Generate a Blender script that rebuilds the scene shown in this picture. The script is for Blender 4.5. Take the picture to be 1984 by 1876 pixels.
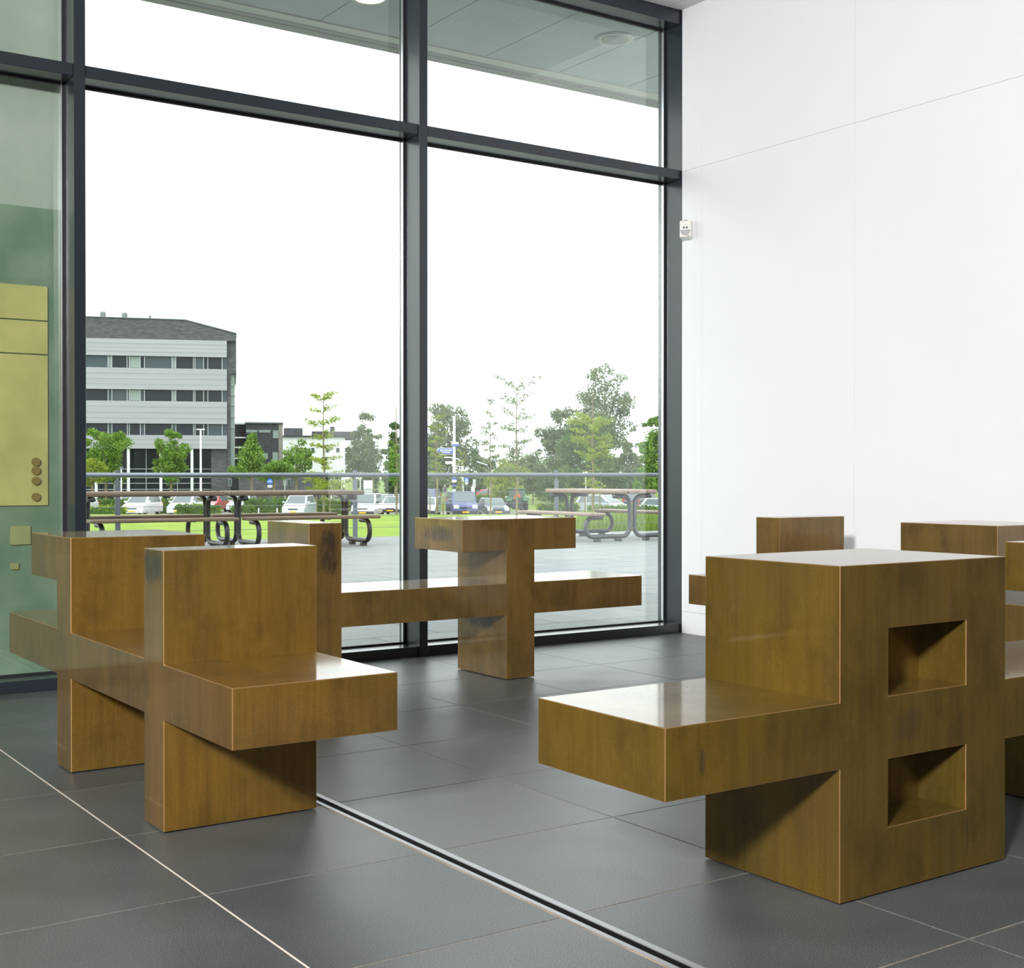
import bpy, bmesh, math, random
import numpy as np
from mathutils import Vector, Matrix

for o in list(bpy.data.objects):
    bpy.data.objects.remove(o, do_unlink=True)
sc = bpy.context.scene
COL = sc.collection

# ------------------------------------------------------------------ camera
CAM_H = 0.94
YAW = 0.60394            # the view turns this far to the right of the window's normal
PITCH = -0.00739
FOCAL_PX = 2531.43
cam_d = bpy.data.cameras.new('camera')
cam_d.sensor_fit = 'HORIZONTAL'
cam_d.sensor_width = 36.0
cam_d.lens = 36.0 * FOCAL_PX / 1984.0
cam_d.clip_start = 0.05
cam_d.clip_end = 2000
cam = bpy.data.objects.new('camera', cam_d)
COL.objects.link(cam)
cam.location = (0, 0, CAM_H)
cam.rotation_euler = (math.pi / 2 + PITCH, 0, -YAW)
sc.camera = cam

# ------------------------------------------------------------------ sky
world = bpy.data.worlds.new('overcast_sky')
sc.world = world
world.use_nodes = True
wn = world.node_tree.nodes
wn['Background'].inputs['Color'].default_value = (0.97, 0.99, 1.0, 1)
wn['Background'].inputs['Strength'].default_value = 2.7

sun_d = bpy.data.lights.new('sun', 'SUN')
sun_d.energy = 1.6
sun_d.angle = math.radians(25)
sun = bpy.data.objects.new('sun', sun_d)
COL.objects.link(sun)
sun.rotation_euler = (math.radians(38), 0, math.radians(-75))

# large lamps of the hall, hung under the ceiling behind the camera
def area_lamp(name, loc, target, size, power, color=(1, 1, 1)):
    d = bpy.data.lights.new(name, 'AREA')
    d.shape = 'SQUARE'
    d.size = size
    d.energy = power
    d.color = color
    o = bpy.data.objects.new(name, d)
    COL.objects.link(o)
    o.location = loc
    v = Vector(target) - Vector(loc)
    o.rotation_euler = v.to_track_quat('-Z', 'Y').to_euler()
    return o
KEY_POS = (-3.2, -1.3, 3.18)
area_lamp('hall_lamp_light', KEY_POS, (2.4, 2.6, 0.5), 0.5, 900, (1.0, 0.97, 0.94))

sc.view_settings.view_transform = 'Standard'
sc.view_settings.look = 'None'
sc.view_settings.exposure = 0.0
sc.view_settings.gamma = 1.0
sc.view_settings.use_curve_mapping = False

# ------------------------------------------------------------------ helpers
FWD = Vector((math.sin(YAW), math.cos(YAW), 0))
RGT = Vector((math.cos(YAW), -math.sin(YAW), 0))
HORIZON = 938 + FOCAL_PX * math.tan(PITCH)

def W(r, d, z=0.0):
    """outdoor position: r metres right of, d metres ahead along the street axis"""
    v = RGT * r + FWD * d
    return Vector((v.x, v.y, z))

def lat(u, d):
    return (u - 992.0) / FOCAL_PX * d

def hgt(v, d):
    return CAM_H + (HORIZON - v) * d / FOCAL_PX

def at(u, v, d):
    return W(lat(u, d), d, hgt(v, d))

def ground(d):
    if d < 92:
        return -0.10 - 1.77 * (d - 17.0) / 71.0
    return -2.3

class MB:
    """collects shapes into one mesh"""
    def __init__(s):
        s.v = []; s.f = []; s.m = []
    def add(s, vs, fs, mi=0):
        b = len(s.v)
        s.v += [tuple(p) for p in vs]
        s.f += [tuple(b + i for i in f) for f in fs]
        s.m += [mi] * len(fs)
        return s
    def box(s, x0, x1, y0, y1, z0, z1, mi=0):
        vs = [(x, y, z) for z in (z0, z1) for y in (y0, y1) for x in (x0, x1)]
        fs = [(0, 2, 3, 1), (4, 5, 7, 6), (0, 1, 5, 4), (2, 6, 7, 3), (0, 4, 6, 2), (1, 3, 7, 5)]
        return s.add(vs, fs, mi)
    def tube(s, pts, r, n=8, closed=False, mi=0, radii=None):
        pts = [Vector(p) for p in pts]
        N = len(pts)
        rings = []
        up = None
        for i, p in enumerate(pts):
            if closed:
                t = (pts[(i + 1) % N] - pts[i - 1]).normalized()
            else:
                t = (pts[min(i + 1, N - 1)] - pts[max(i - 1, 0)]).normalized()
            if up is None:
                up = Vector((0, 0, 1)) if abs(t.z) < 0.9 else Vector((1, 0, 0))
            a = t.cross(up)
            if a.length < 1e-5:
                a = t.cross(Vector((0, 1, 0)))
            a.normalize()
            b = a.cross(t).normalized()
            up = b
            rr = radii[i] if radii else r
            rings.append([p + a * math.cos(2 * math.pi * k / n) * rr + b * math.sin(2 * math.pi * k / n) * rr for k in range(n)])
        vs = [q for ring in rings for q in ring]
        fs = []
        M = N if closed else N - 1
        for i in range(M):
            j = (i + 1) % N
            for k in range(n):
                fs.append((i * n + k, i * n + (k + 1) % n, j * n + (k + 1) % n, j * n + k))
        if not closed:
            fs.append(tuple(range(n - 1, -1, -1)))
            fs.append(tuple((N - 1) * n + k for k in range(n)))
        return s.add(vs, fs, mi)
    def lathe(s, prof, n=20, axis='z', mi=0, c=(0, 0, 0)):
        vs = []; fs = []
        for (r, h) in prof:
            for k in range(n):
                a = 2 * math.pi * k / n
                x, y = r * math.cos(a), r * math.sin(a)
                p = {'z': (x, y, h), 'x': (h, x, y), 'y': (y, h, x)}[axis]
                vs.append((p[0] + c[0], p[1] + c[1], p[2] + c[2]))
        P = len(prof)
        for i in range(P - 1):
            for k in range(n):
                fs.append((i * n + k, i * n + (k + 1) % n, (i + 1) * n + (k + 1) % n, (i + 1) * n + k))
        fs.append(tuple(range(n - 1, -1, -1)))
        fs.append(tuple((P - 1) * n + k for k in range(n)))
        return s.add(vs, fs, mi)
    def prism(s, poly, a0, a1, plane='yz', mi=0, hw=None):
        """polygon in a plane, swept along the third axis"""
        def P(p, q, t):
            return {'yz': (t, p, q), 'xz': (p, t, q), 'xy': (p, q, t)}[plane]
        n = len(poly)
        vs = [P(p, q, a0) for p, q in poly] + [P(p, q, a1) for p, q in poly]
        fs = [tuple(range(n - 1, -1, -1)), tuple(range(n, 2 * n))]
        fs += [(i, (i + 1) % n, n + (i + 1) % n, n + i) for i in range(n)]
        return s.add(vs, fs, mi)
    def build(s, name, mats, parent=None, bevel=0, segs=2, smooth=False):
        me = bpy.data.meshes.new(name)
        me.from_pydata(s.v, [], s.f)
        bm = bmesh.new(); bm.from_mesh(me)
        bmesh.ops.recalc_face_normals(bm, faces=bm.faces)
        for f, mi in zip(bm.faces, s.m):
            f.material_index = mi
        if bevel:
            es = [e for e in bm.edges if len(e.link_faces) == 2 and e.calc_face_angle(0) > 0.5]
            bmesh.ops.bevel(bm, geom=es, offset=bevel, segments=segs, affect='EDGES', profile=0.5)
        if smooth:
            for f in bm.faces: f.smooth = True
        bm.to_mesh(me); bm.free()
        return obj(name, me, mats, parent)

def obj(name, me, mats, parent=None):
    if not isinstance(mats, (list, tuple)): mats = [mats]
    for m in mats: me.materials.append(m)
    o = bpy.data.objects.new(name, me)
    COL.objects.link(o)
    if parent is not None: o.parent = parent
    return o

def tag(o, label, cat, group=None):
    o['label'] = label; o['category'] = cat
    if group: o['group'] = group
    return o

def struct(o, label=None, cat=None):
    o['kind'] = 'structure'
    if label: o['label'] = label
    if cat: o['category'] = cat
    return o

def empty(name, loc=(0, 0, 0), rz=0.0):
    o = bpy.data.objects.new(name, None)
    o.empty_display_size = 0.1
    COL.objects.link(o)
    o.location = loc; o.rotation_euler = (0, 0, rz)
    return o

def inst(src, name, loc, parent, rz=0.0, scale=None):
    o = bpy.data.objects.new(name, src.data)
    COL.objects.link(o)
    o.parent = parent; o.location = loc; o.rotation_euler = (0, 0, rz)
    if scale: o.scale = scale
    return o

# ------------------------------------------------------------------ materials
def mat(name, color, rough=0.5, metal=0.0, spec=0.5, coat=0.0, coat_rough=0.05, emit=None, emit_s=1.0):
    m = bpy.data.materials.new(name); m.use_nodes = True
    b = m.node_tree.nodes['Principled BSDF']
    b.inputs['Base Color'].default_value = (*color, 1)
    b.inputs['Roughness'].default_value = rough
    b.inputs['Metallic'].default_value = metal
    b.inputs['Specular IOR Level'].default_value = spec
    b.inputs['Coat Weight'].default_value = coat
    b.inputs['Coat Roughness'].default_value = coat_rough
    if emit:
        b.inputs['Emission Color'].default_value = (*emit, 1)
        b.inputs['Emission Strength'].default_value = emit_s
    return m

class NT:
    def __init__(s, m):
        s.t = m.node_tree; s.n = s.t.nodes; s.l = s.t.links
        s.b = s.n.get('Principled BSDF')
    def new(s, t, **kw):
        n = s.n.new(t)
        for k, v in kw.items():
            if k.startswith('_'): setattr(n, k[1:], v)
            else: n.inputs[k].default_value = v
        return n
    def link(s, a, b): s.l.new(a, b)
    def coord(s, scale=(1, 1, 1), kind='Object', loc=(0, 0, 0)):
        tc = s.n.new('ShaderNodeTexCoord'); mp = s.n.new('ShaderNodeMapping')
        mp.inputs['Scale'].default_value = scale
        mp.inputs['Location'].default_value = loc
        s.link(tc.outputs[kind], mp.inputs['Vector'])
        return mp.outputs['Vector']
    def noise(s, vec, scale, detail=4, rough=0.55):
        n = s.new('ShaderNodeTexNoise', Scale=scale, Detail=detail, Roughness=rough)
        s.link(vec, n.inputs['Vector'])
        return n.outputs['Fac']
    def ramp(s, fac, stops):
        r = s.n.new('ShaderNodeValToRGB')
        e = r.color_ramp.elements
        while len(e) < len(stops): e.new(0.5)
        for el, (p, c) in zip(e, stops):
            el.position = p
            el.color = (*c, 1) if len(c) == 3 else c
        s.link(fac, r.inputs['Fac'])
        return r.outputs['Color']
    def mix(s, fac, a, b, mode='MIX'):
        n = s.n.new('ShaderNodeMix'); n.data_type = 'RGBA'; n.blend_type = mode
        for val, sock in ((fac, n.inputs[0]), (a, n.inputs[6]), (b, n.inputs[7])):
            if isinstance(val, (int, float)): sock.default_value = val
            elif isinstance(val, tuple): sock.default_value = (*val, 1)
            else: s.link(val, sock)
        return n.outputs[2]
    def math(s, op, a, b=None, clamp=False):
        n = s.n.new('ShaderNodeMath'); n.operation = op; n.use_clamp = clamp
        for i, val in enumerate((a, b)):
            if val is None: continue
            if isinstance(val, (int, float)): n.inputs[i].default_value = val
            else: s.link(val, n.inputs[i])
        return n.outputs[0]
    def bump(s, h, strength=0.2, dist=0.002):
        b = s.new('ShaderNodeBump', Strength=strength, Distance=dist)
        s.link(h, b.inputs['Height']); s.link(b.outputs['Normal'], s.b.inputs['Normal'])

def noisy(name, c1, c2, scale=5.0, rough=0.6, detail=5, stretch=(1, 1, 1), metal=0.0, bump=0.0, spec=0.5, lo=0.35, hi=0.65):
    m = mat(name, c1, rough, metal, spec)
    t = NT(m)
    f = t.noise(t.coord(stretch), scale, detail)
    t.link(t.ramp(f, [(lo, c1), (hi, c2)]), t.b.inputs['Base Color'])
    if bump: t.bump(f, bump, 0.003)
    return m

def bronze(name, smears=(), tone=(1, 1, 1)):
    """lacquered patinated bronze sheet: cloudy brown and gold, faint vertical rubbing streaks"""
    m = mat(name, (0.2, 0.11, 0.04), 0.5, 0.55, 0.3, 0.9, 0.07)
    m.node_tree.nodes['Principled BSDF'].inputs['Coat IOR'].default_value = 1.36
    t = NT(m)
    big = t.noise(t.coord((1, 1, 0.6)), 3.2, 4)
    streak = t.noise(t.coord((1, 1, 0.07)), 34, 4, 0.6)
    fine = t.noise(t.coord(), 140, 3)
    T = lambda r, g, b: (1.12 * r * tone[0], 1.12 * g * tone[1], 1.12 * b * tone[2])
    col = t.ramp(big, [(0.30, T(0.115, 0.076, 0.022)), (0.50, T(0.165, 0.102, 0.026)), (0.70, T(0.215, 0.124, 0.027))])
    hue = t.noise(t.coord((1, 1, 0.8), loc=(3.1, 1.7, 0.4)), 2.1, 3)
    col = t.mix(t.math('MULTIPLY', t.math('SUBTRACT', hue, 0.42), 3.0, clamp=True), col, T(0.160, 0.092, 0.032))
    blot = t.noise(t.coord((1, 1, 0.7), loc=(0.3, 5.7, 2.4)), 7.0, 6, 0.65)
    col = t.mix(0.65, col, t.ramp(blot, [(0.32, (0.50, 0.52, 0.55)), (0.50, (1, 1, 1)), (0.72, (1.10, 1.08, 1.04))]), 'MULTIPLY')
    st = t.ramp(streak, [(0.30, (0.62, 0.60, 0.58)), (0.55, (1, 1, 1)), (0.8, (1.15, 1.12, 1.05))])
    fs = t.ramp(t.noise(t.coord((1, 1, 0.03)), 110, 3, 0.7), [(0.34, (0.70, 0.70, 0.70)), (0.52, (1, 1, 1)), (0.75, (1.16, 1.14, 1.06))])
    gn = t.n.new('ShaderNodeNewGeometry'); sz = t.n.new('ShaderNodeSeparateXYZ')
    t.link(gn.outputs['Normal'], sz.inputs[0])
    upright = t.math('SUBTRACT', 1.0, t.math('ABSOLUTE', sz.outputs[2]), clamp=True)      # rubbing streaks run down the upright faces only
    col = t.mix(t.math('MULTIPLY', upright, 0.5), col, st, 'MULTIPLY')
    col = t.mix(t.math('MULTIPLY', upright, 0.28), col, fs, 'MULTIPLY')
    fn = t.ramp(fine, [(0.3, (0.85, 0.85, 0.85)), (0.7, (1.12, 1.12, 1.12))])
    col = t.mix(0.5, col, fn, 'MULTIPLY')
    if smears:
        tc = t.n.new('ShaderNodeTexCoord'); sp = t.n.new('ShaderNodeSeparateXYZ')
        t.link(tc.outputs['Object'], sp.inputs[0])
        ragged = t.noise(t.coord((1, 1, 0.3)), 45, 4, 0.7)
        for (x, y, z, rx, ry, rz, *amt) in smears:
            acc = None
            for k, (c, r) in enumerate(((x, rx), (y, ry), (z, rz))):
                d = t.math('DIVIDE', t.math('SUBTRACT', sp.outputs[k], c), r)
                d = t.math('POWER', t.math('ABSOLUTE', d), 2.6)
                acc = d if acc is None else t.math('ADD', acc, d)
            v = t.math('SUBTRACT', t.math('MULTIPLY', t.math('SUBTRACT', ragged, 0.5), 2.6), t.math('SUBTRACT', acc, 0.75))
            v = t.math('MULTIPLY', v, 1.4, clamp=True)
            v = t.math('MULTIPLY', v, amt[0] if amt else 0.72)
            col = t.mix(v, col, (0.020, 0.022, 0.026))
    t.link(col, t.b.inputs['Base Color'])
    rr = t.ramp(big, [(0.3, (0.56, 0.56, 0.56)), (0.7, (0.46, 0.46, 0.46))])
    t.link(rr, t.b.inputs['Roughness'])
    return m

M = {}
M['bronze'] = bronze('patinated_bronze')
M['edge'] = mat('worn_bronze_edge', (0.40, 0.24, 0.10), 0.42, 0.75, 0.5, 0.3, 0.15)

def tile_mat(name, c, speck, rough=0.42):
    m = mat(name, c, rough, 0, 0.5)
    t = NT(m)
    sp = t.noise(t.coord(), 380, 2, 0.7)
    cl = t.noise(t.coord(), 4.5, 4)
    oi = t.n.new('ShaderNodeObjectInfo')
    base = t.ramp(sp, [(0.38, tuple(x * 0.40 for x in c)), (0.52, c), (0.66, speck)])
    cloud = t.ramp(cl, [(0.3, (0.84, 0.84, 0.84)), (0.7, (1.16, 1.15, 1.13))])
    col = t.mix(1.0, base, cloud, 'MULTIPLY')
    rnd = t.ramp(oi.outputs['Random'], [(0.0, (0.88, 0.9, 0.92)), (1.0, (1.1, 1.08, 1.05))])
    col = t.mix(1.0, col, rnd, 'MULTIPLY')
    t.link(col, t.b.inputs['Base Color'])
    rg = t.ramp(cl, [(0.3, (rough - 0.03,) * 3), (0.7, (rough + 0.04,) * 3)])
    t.link(rg, t.b.inputs['Roughness'])
    t.bump(sp, 0.06, 0.0008)
    return m
M['tile'] = tile_mat('basalt_tile', (0.074, 0.085, 0.090), (0.19, 0.20, 0.20), 0.38)
M['grout'] = noisy('beige_grout', (0.34, 0.28, 0.21), (0.20, 0.17, 0.14), 9, 0.85)
M['grout_pale'] = mat('pale_grout', (0.62, 0.57, 0.50), 0.8)
M['track'] = mat('brushed_aluminium', (0.50, 0.51, 0.54), 0.45, 0.8)
M['slot'] = mat('black_slot', (0.004, 0.004, 0.005), 0.9, 0, 0.1)
M['wall'] = noisy('white_wall_panel', (0.80, 0.81, 0.845), (0.82, 0.83, 0.865), 1.6, 0.55)
M['joint'] = mat('shadow_joint', (0.60, 0.60, 0.61), 0.8)
M['ceil'] = noisy('ceiling_panel', (0.76, 0.77, 0.78), (0.80, 0.80, 0.81), 3, 0.6)
M['ceil_joint'] = mat('ceiling_joint', (0.85, 0.86, 0.87), 0.6)
M['hall'] = mat('hall_wall_paint', (0.13, 0.125, 0.12), 0.7)
M['hall_dark'] = mat('hall_dark_wall', (0.10, 0.095, 0.09), 0.7)
M['frame'] = mat('anthracite_paint', (0.017, 0.023, 0.031), 0.30, 0.0, 0.5, 0.3, 0.15)
M['gasket'] = mat('black_gasket', (0.012, 0.013, 0.015), 0.5)
M['spacer'] = mat('bright_spacer', (0.78, 0.80, 0.84), 0.25, 0.9)
M['soffit'] = noisy('soffit_panel', (0.36, 0.40, 0.39), (0.41, 0.45, 0.44), 2.5, 0.6)
M['soffit_edge'] = mat('soffit_edge_paint', (0.50, 0.52, 0.46), 0.6)
M['soffit_dark'] = mat('soffit_fascia', (0.30, 0.30, 0.28), 0.6)
M['paving'] = tile_mat('terrace_paving', (0.215, 0.235, 0.243), (0.26, 0.28, 0.285), 0.6)
M['paving_joint'] = mat('paving_joint', (0.05, 0.055, 0.055), 0.9)

def glass(name, tint, refl):
    """window glazing: clear tinted sheet with surface reflection rising towards grazing angles"""
    m = bpy.data.materials.new(name); m.use_nodes = True
    t = NT(m)
    t.n.remove(t.b)
    out = t.n['Material Output']
    tr = t.new('ShaderNodeBsdfTransparent', Color=(*tint, 1))
    gl = t.new('ShaderNodeBsdfGlossy', Color=(0.96, 1.0, 0.98, 1), Roughness=0.0)
    geo = t.n.new('ShaderNodeNewGeometry')
    dt = t.n.new('ShaderNodeVectorMath'); dt.operation = 'DOT_PRODUCT'
    t.link(geo.outputs['Incoming'], dt.inputs[0]); t.link(geo.outputs['Normal'], dt.inputs[1])
    c = t.math('ABSOLUTE', dt.outputs['Value'])
    p = t.math('POWER', t.math('SUBTRACT', 1.0, c, clamp=True), 5.0)
    fr = t.math('ADD', t.math('MULTIPLY', p, 1.0 - refl), refl, clamp=True)
    mx = t.n.new('ShaderNodeMixShader')
    t.link(fr, mx.inputs[0]); t.link(tr.outputs[0], mx.inputs[1]); t.link(gl.outputs[0], mx.inputs[2])
    t.link(mx.outputs[0], out.inputs['Surface'])
    return m
M['glass'] = glass('window_glass', (0.955, 0.985, 0.975), 0.075)
M['car_glass'] = mat('car_glass', (0.12, 0.15, 0.16), 0.12, 0.0, 0.5, 0.3, 0.05)
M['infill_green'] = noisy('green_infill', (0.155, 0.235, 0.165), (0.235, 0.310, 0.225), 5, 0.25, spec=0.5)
M['reflect_grey'] = noisy('grey_green_reflection', (0.36, 0.41, 0.35), (0.44, 0.48, 0.42), 3, 0.25)  # paler tone painted in for the ceiling mirrored in the glass
M['reflect_yellow'] = noisy('ochre_reflection', (0.46, 0.43, 0.17), (0.58, 0.52, 0.21), 6, 0.3)  # reflected yellow of the hall, painted as a solid colour
M['reflect_brown'] = mat('amber_disc_reflection', (0.26, 0.19, 0.06), 0.3)

def foliage(name, c1, c2, c3, transl=0.35):
    m = bpy.data.materials.new(name); m.use_nodes = True
    t = NT(m); t.n.remove(t.b)
    out = t.n['Material Output']
    f = t.noise(t.coord(), 1.1, 3)
    geo = t.n.new('ShaderNodeNewGeometry')
    f2 = t.math('ADD', t.math('MULTIPLY', f, 0.7), t.math('MULTIPLY', geo.outputs['Random Per Island'], 0.3))
    col = t.ramp(f2, [(0.28, c1), (0.5, c2), (0.72, c3)])
    d = t.n.new('ShaderNodeBsdfDiffuse'); tl = t.n.new('ShaderNodeBsdfTranslucent')
    t.link(col, d.inputs['Color']); t.link(col, tl.inputs['Color'])
    mx = t.n.new('ShaderNodeMixShader'); mx.inputs[0].default_value = transl
    t.link(d.outputs[0], mx.inputs[1]); t.link(tl.outputs[0], mx.inputs[2])
    t.link(mx.outputs[0], out.inputs['Surface'])
    return m
M['leaf_mid'] = foliage('mid_green_leaves', (0.09, 0.18, 0.03), (0.18, 0.31, 0.055), (0.32, 0.47, 0.10))
M['leaf_dark'] = foliage('dark_green_leaves', (0.065, 0.115, 0.045), (0.12, 0.19, 0.07), (0.20, 0.29, 0.11))
M['leaf_grey'] = foliage('grey_green_leaves', (0.12, 0.155, 0.085), (0.19, 0.235, 0.13), (0.29, 0.345, 0.19))
M['leaf_yellow'] = foliage('yellow_green_leaves', (0.16, 0.22, 0.03), (0.28, 0.35, 0.05), (0.42, 0.48, 0.09))
M['leaf_hedge'] = foliage('hedge_leaves', (0.08, 0.15, 0.025), (0.17, 0.27, 0.05), (0.32, 0.43, 0.09))
M['bark'] = noisy('bark', (0.16, 0.13, 0.08), (0.27, 0.22, 0.14), 8, 0.9)
M['lawn'] = noisy('lawn_grass', (0.17, 0.26, 0.035), (0.25, 0.34, 0.06), 0.55, 0.9, 8, spec=0.1)
M['field'] = noisy('verge_grass', (0.11, 0.17, 0.04), (0.20, 0.26, 0.07), 0.25, 0.95, 6, spec=0.1)
M['asphalt'] = noisy('asphalt', (0.20, 0.20, 0.19), (0.28, 0.28, 0.26), 0.5, 0.9, spec=0.2)
M['weed'] = foliage('tall_grass', (0.12, 0.19, 0.035), (0.20, 0.29, 0.06), (0.32, 0.40, 0.12))
M['steel_grey'] = mat('galvanised_steel', (0.15, 0.17, 0.20), 0.35, 0.6)
M['rail_dark'] = mat('painted_rail', (0.16, 0.18, 0.20), 0.35, 0.3)
M['table_tube'] = mat('black_tube', (0.010, 0.011, 0.013), 0.35, 0.0, 0.4, 0.2, 0.1)
M['table_tube_grey'] = mat('grey_tube', (0.045, 0.048, 0.058), 0.35, 0.0, 0.5, 0.4, 0.15)
M['wood_dark'] = noisy('weathered_brown_wood', (0.085, 0.052, 0.030), (0.16, 0.105, 0.065), 14, 0.55, stretch=(0.06, 1, 1))
M['wood_pale'] = noisy('weathered_pale_wood', (0.22, 0.155, 0.12), (0.33, 0.25, 0.205), 14, 0.6, stretch=(0.06, 1, 1))
M['white'] = mat('white_plastic', (0.80, 0.79, 0.75), 0.4)
M['sensor_lens'] = mat('grey_lens', (0.42, 0.42, 0.46), 0.25)
M['black'] = mat('black_plastic', (0.01, 0.01, 0.012), 0.4)
M['pole_white'] = mat('pale_pole', (0.72, 0.74, 0.75), 0.4, 0.2)
M['sign_blue'] = mat('sign_blue', (0.02, 0.13, 0.58), 0.4)
M['sign_navy'] = mat('sign_navy', (0.06, 0.12, 0.42), 0.4)
M['sign_white'] = mat('sign_white', (0.85, 0.86, 0.86), 0.4)
M['cladding'] = noisy('pale_grey_cladding', (0.325, 0.332, 0.358), (0.365, 0.372, 0.395), 0.8, 0.6, stretch=(0.1, 0.1, 3))
M['band_joint'] = mat('cladding_joint', (0.29, 0.295, 0.32), 0.7)
M['mullion_grey'] = mat('vent_grey', (0.20, 0.22, 0.23), 0.5)
M['brick_dark'] = noisy('dark_brick', (0.055, 0.056, 0.066), (0.115, 0.112, 0.120), 2.0, 0.8, stretch=(0.6, 0.6, 3), detail=6)
M['brick_black'] = noisy('black_brick', (0.035, 0.038, 0.048), (0.06, 0.062, 0.072), 2, 0.75)
M['brick_pale'] = noisy('pale_brick', (0.24, 0.225, 0.21), (0.31, 0.29, 0.27), 2, 0.8)
M['render_white'] = mat('white_render', (0.78, 0.79, 0.80), 0.7)
M['pane_dark'] = mat('dark_pane', (0.018, 0.026, 0.034), 0.15, 0, 0.25)
M['pane_mid'] = mat('mid_pane', (0.055, 0.08, 0.09), 0.15, 0, 0.3)
M['pane_pale'] = mat('pale_blind_pane', (0.26, 0.32, 0.30), 0.3, 0, 0.5)
M['mullion_pale'] = mat('pale_mullion', (0.50, 0.53, 0.55), 0.4, 0.3)
M['tyre'] = mat('tyre', (0.015, 0.015, 0.016), 0.8)
M['hub'] = mat('hub', (0.45, 0.46, 0.48), 0.3, 0.8)
M['bumper'] = mat('grey_bumper', (0.05, 0.055, 0.06), 0.55)
M['plate'] = mat('yellow_plate', (0.80, 0.48, 0.02), 0.4)
M['headlight'] = mat('headlight', (0.75, 0.78, 0.80), 0.1, 0.3)
M['taillight'] = mat('taillight', (0.60, 0.02, 0.03), 0.2)
M['orange'] = mat('orange_reflector', (0.85, 0.12, 0.05), 0.4)
def paint(name, c): return mat(name, c, 0.28, 0.25, 0.5, 0.8, 0.04)
M['car_white'] = paint('white_paint', (0.74, 0.77, 0.78))
M['car_ice'] = paint('ice_blue_paint', (0.56, 0.66, 0.70))
M['car_silver'] = paint('silver_paint', (0.42, 0.46, 0.50))
M['car_blue'] = paint('navy_paint', (0.07, 0.09, 0.24))
M['car_dark'] = paint('dark_grey_paint', (0.075, 0.085, 0.11))
M['car_red'] = paint('red_paint', (0.55, 0.03, 0.05))
M['car_violet'] = paint('violet_blue_paint', (0.09, 0.08, 0.33))
M['tractor_green'] = paint('tractor_green', (0.03, 0.12, 0.045))

# ------------------------------------------------------------------ floor
GX0, GP = 1.09, 0.5833          # tile grid across the hall
GY0, GQ = 1.645, 0.5705         # tile grid towards the window
XW = 5.2255                     # inner face of the white wall
YW = 5.804                      # inner face of the window front
floor = MB().box(-7, 6.2, -7, 5.90, -0.06, -0.0009).build('floor', M['grout'])
struct(floor, 'dark grey basalt tiled floor of the hall', 'floor')
ti = MB().box(0.0018, GP - 0.0018, 0.0018, GQ - 0.0018, -0.02, 0).build('tile', M['tile'], floor, bevel=0.0008, segs=1)
first = True
for i in range(-8, 8):
    for j in range(-7, 8):
        x = GX0 + i * GP; y = GY0 + j * GQ
        if x > XW: continue
        w = min(1.0, (XW - x) / GP); h = min(1.0, (YW + 0.03 - y) / GQ)
        if w < 0.03 or h < 0.03: continue
        sx = 1.0; ox = 0.0
        if i == 1:  ox = 0.036; sx = (GP - 0.036) / GP      # beside the floor track
        if i == 0:  sx = (GP - 0.020) / GP
        if first:
            o = ti; first = False
            o.location = (x + ox, y, 0)
        else:
            o = inst(ti, 'tile', (x + ox, y, 0), floor)
        o.scale = (w * sx, h, 1)
gr = MB().box(GX0 - 0.0022, GX0 + 0.0022, -2.0, 5.8, -0.01, 0.0004).build('grout_line', M['grout_pale'], floor)
# floor track: two aluminium strips and the dark slot between
tr = empty('trim_1', (0, 0, 0)); struct(tr)
XT = 1.682
MB().box(XT - 0.025, XT - 0.0125, -2.0, 5.8, -0.03, 0.0018).build('track_strip', M['track'], tr)
MB().box(XT + 0.0100, XT + 0.027, -2.0, 5.8, -0.03, 0.0018).build('track_strip', M['track'], tr)
MB().box(XT - 0.0125, XT + 0.0100, -2.0, 5.8, -0.03, -0.0004).build('track_slot', M['slot'], tr)
MB().box(XT - 0.029, XT - 0.025, -2.0, 5.8, -0.02, 0.0002).build('track_mortar', M['grout'], tr)

# ------------------------------------------------------------------ white wall on the right
wr = MB().box(XW + 0.02, XW + 0.30, 1.5, 6.0, 0, 3.9).build('wall_right', M['joint'])
struct(wr, 'white panelled wall meeting the window at the corner', 'wall')
zs = [0.128, 2.7285, 2.7335, 3.70]
ys = [1.5, 3.40, 4.4985, 5.6325, 5.802]
for (z0, z1) in ((0.1295, 2.7304), (2.7316, 3.70)):
    for k in range(4):
        MB().box(XW, XW + 0.03, ys[k] + 0.0006, ys[k + 1] - 0.0006, z0, z1).build('wall_panel', M['wall'], wr)
bs = MB().box(XW + 0.001, XW + 0.03, 1.5, 5.802, 0.0, 0.128).build('baseboard_right', M['wall'])
struct(bs)

# rest of the hall, behind the camera
wb = MB().box(-7, 7.2, -7.2, -7, 0, 3.9).build('wall_back', M['hall']); struct(wb)
wl = MB().box(-7.2, -7, -7, 6.0, 0, 3.9).build('wall_left', M['hall']); struct(wl)
wd = MB().box(6.2, 6.4, -7, 1.5, 0, 3.9).build('wall_corridor', M['hall_dark']); struct(wd)
wc = MB().box(XW, 6.4, 1.45, 1.5, 0, 3.9).build('wall_corridor_end', M['hall_dark']); struct(wc)

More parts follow.
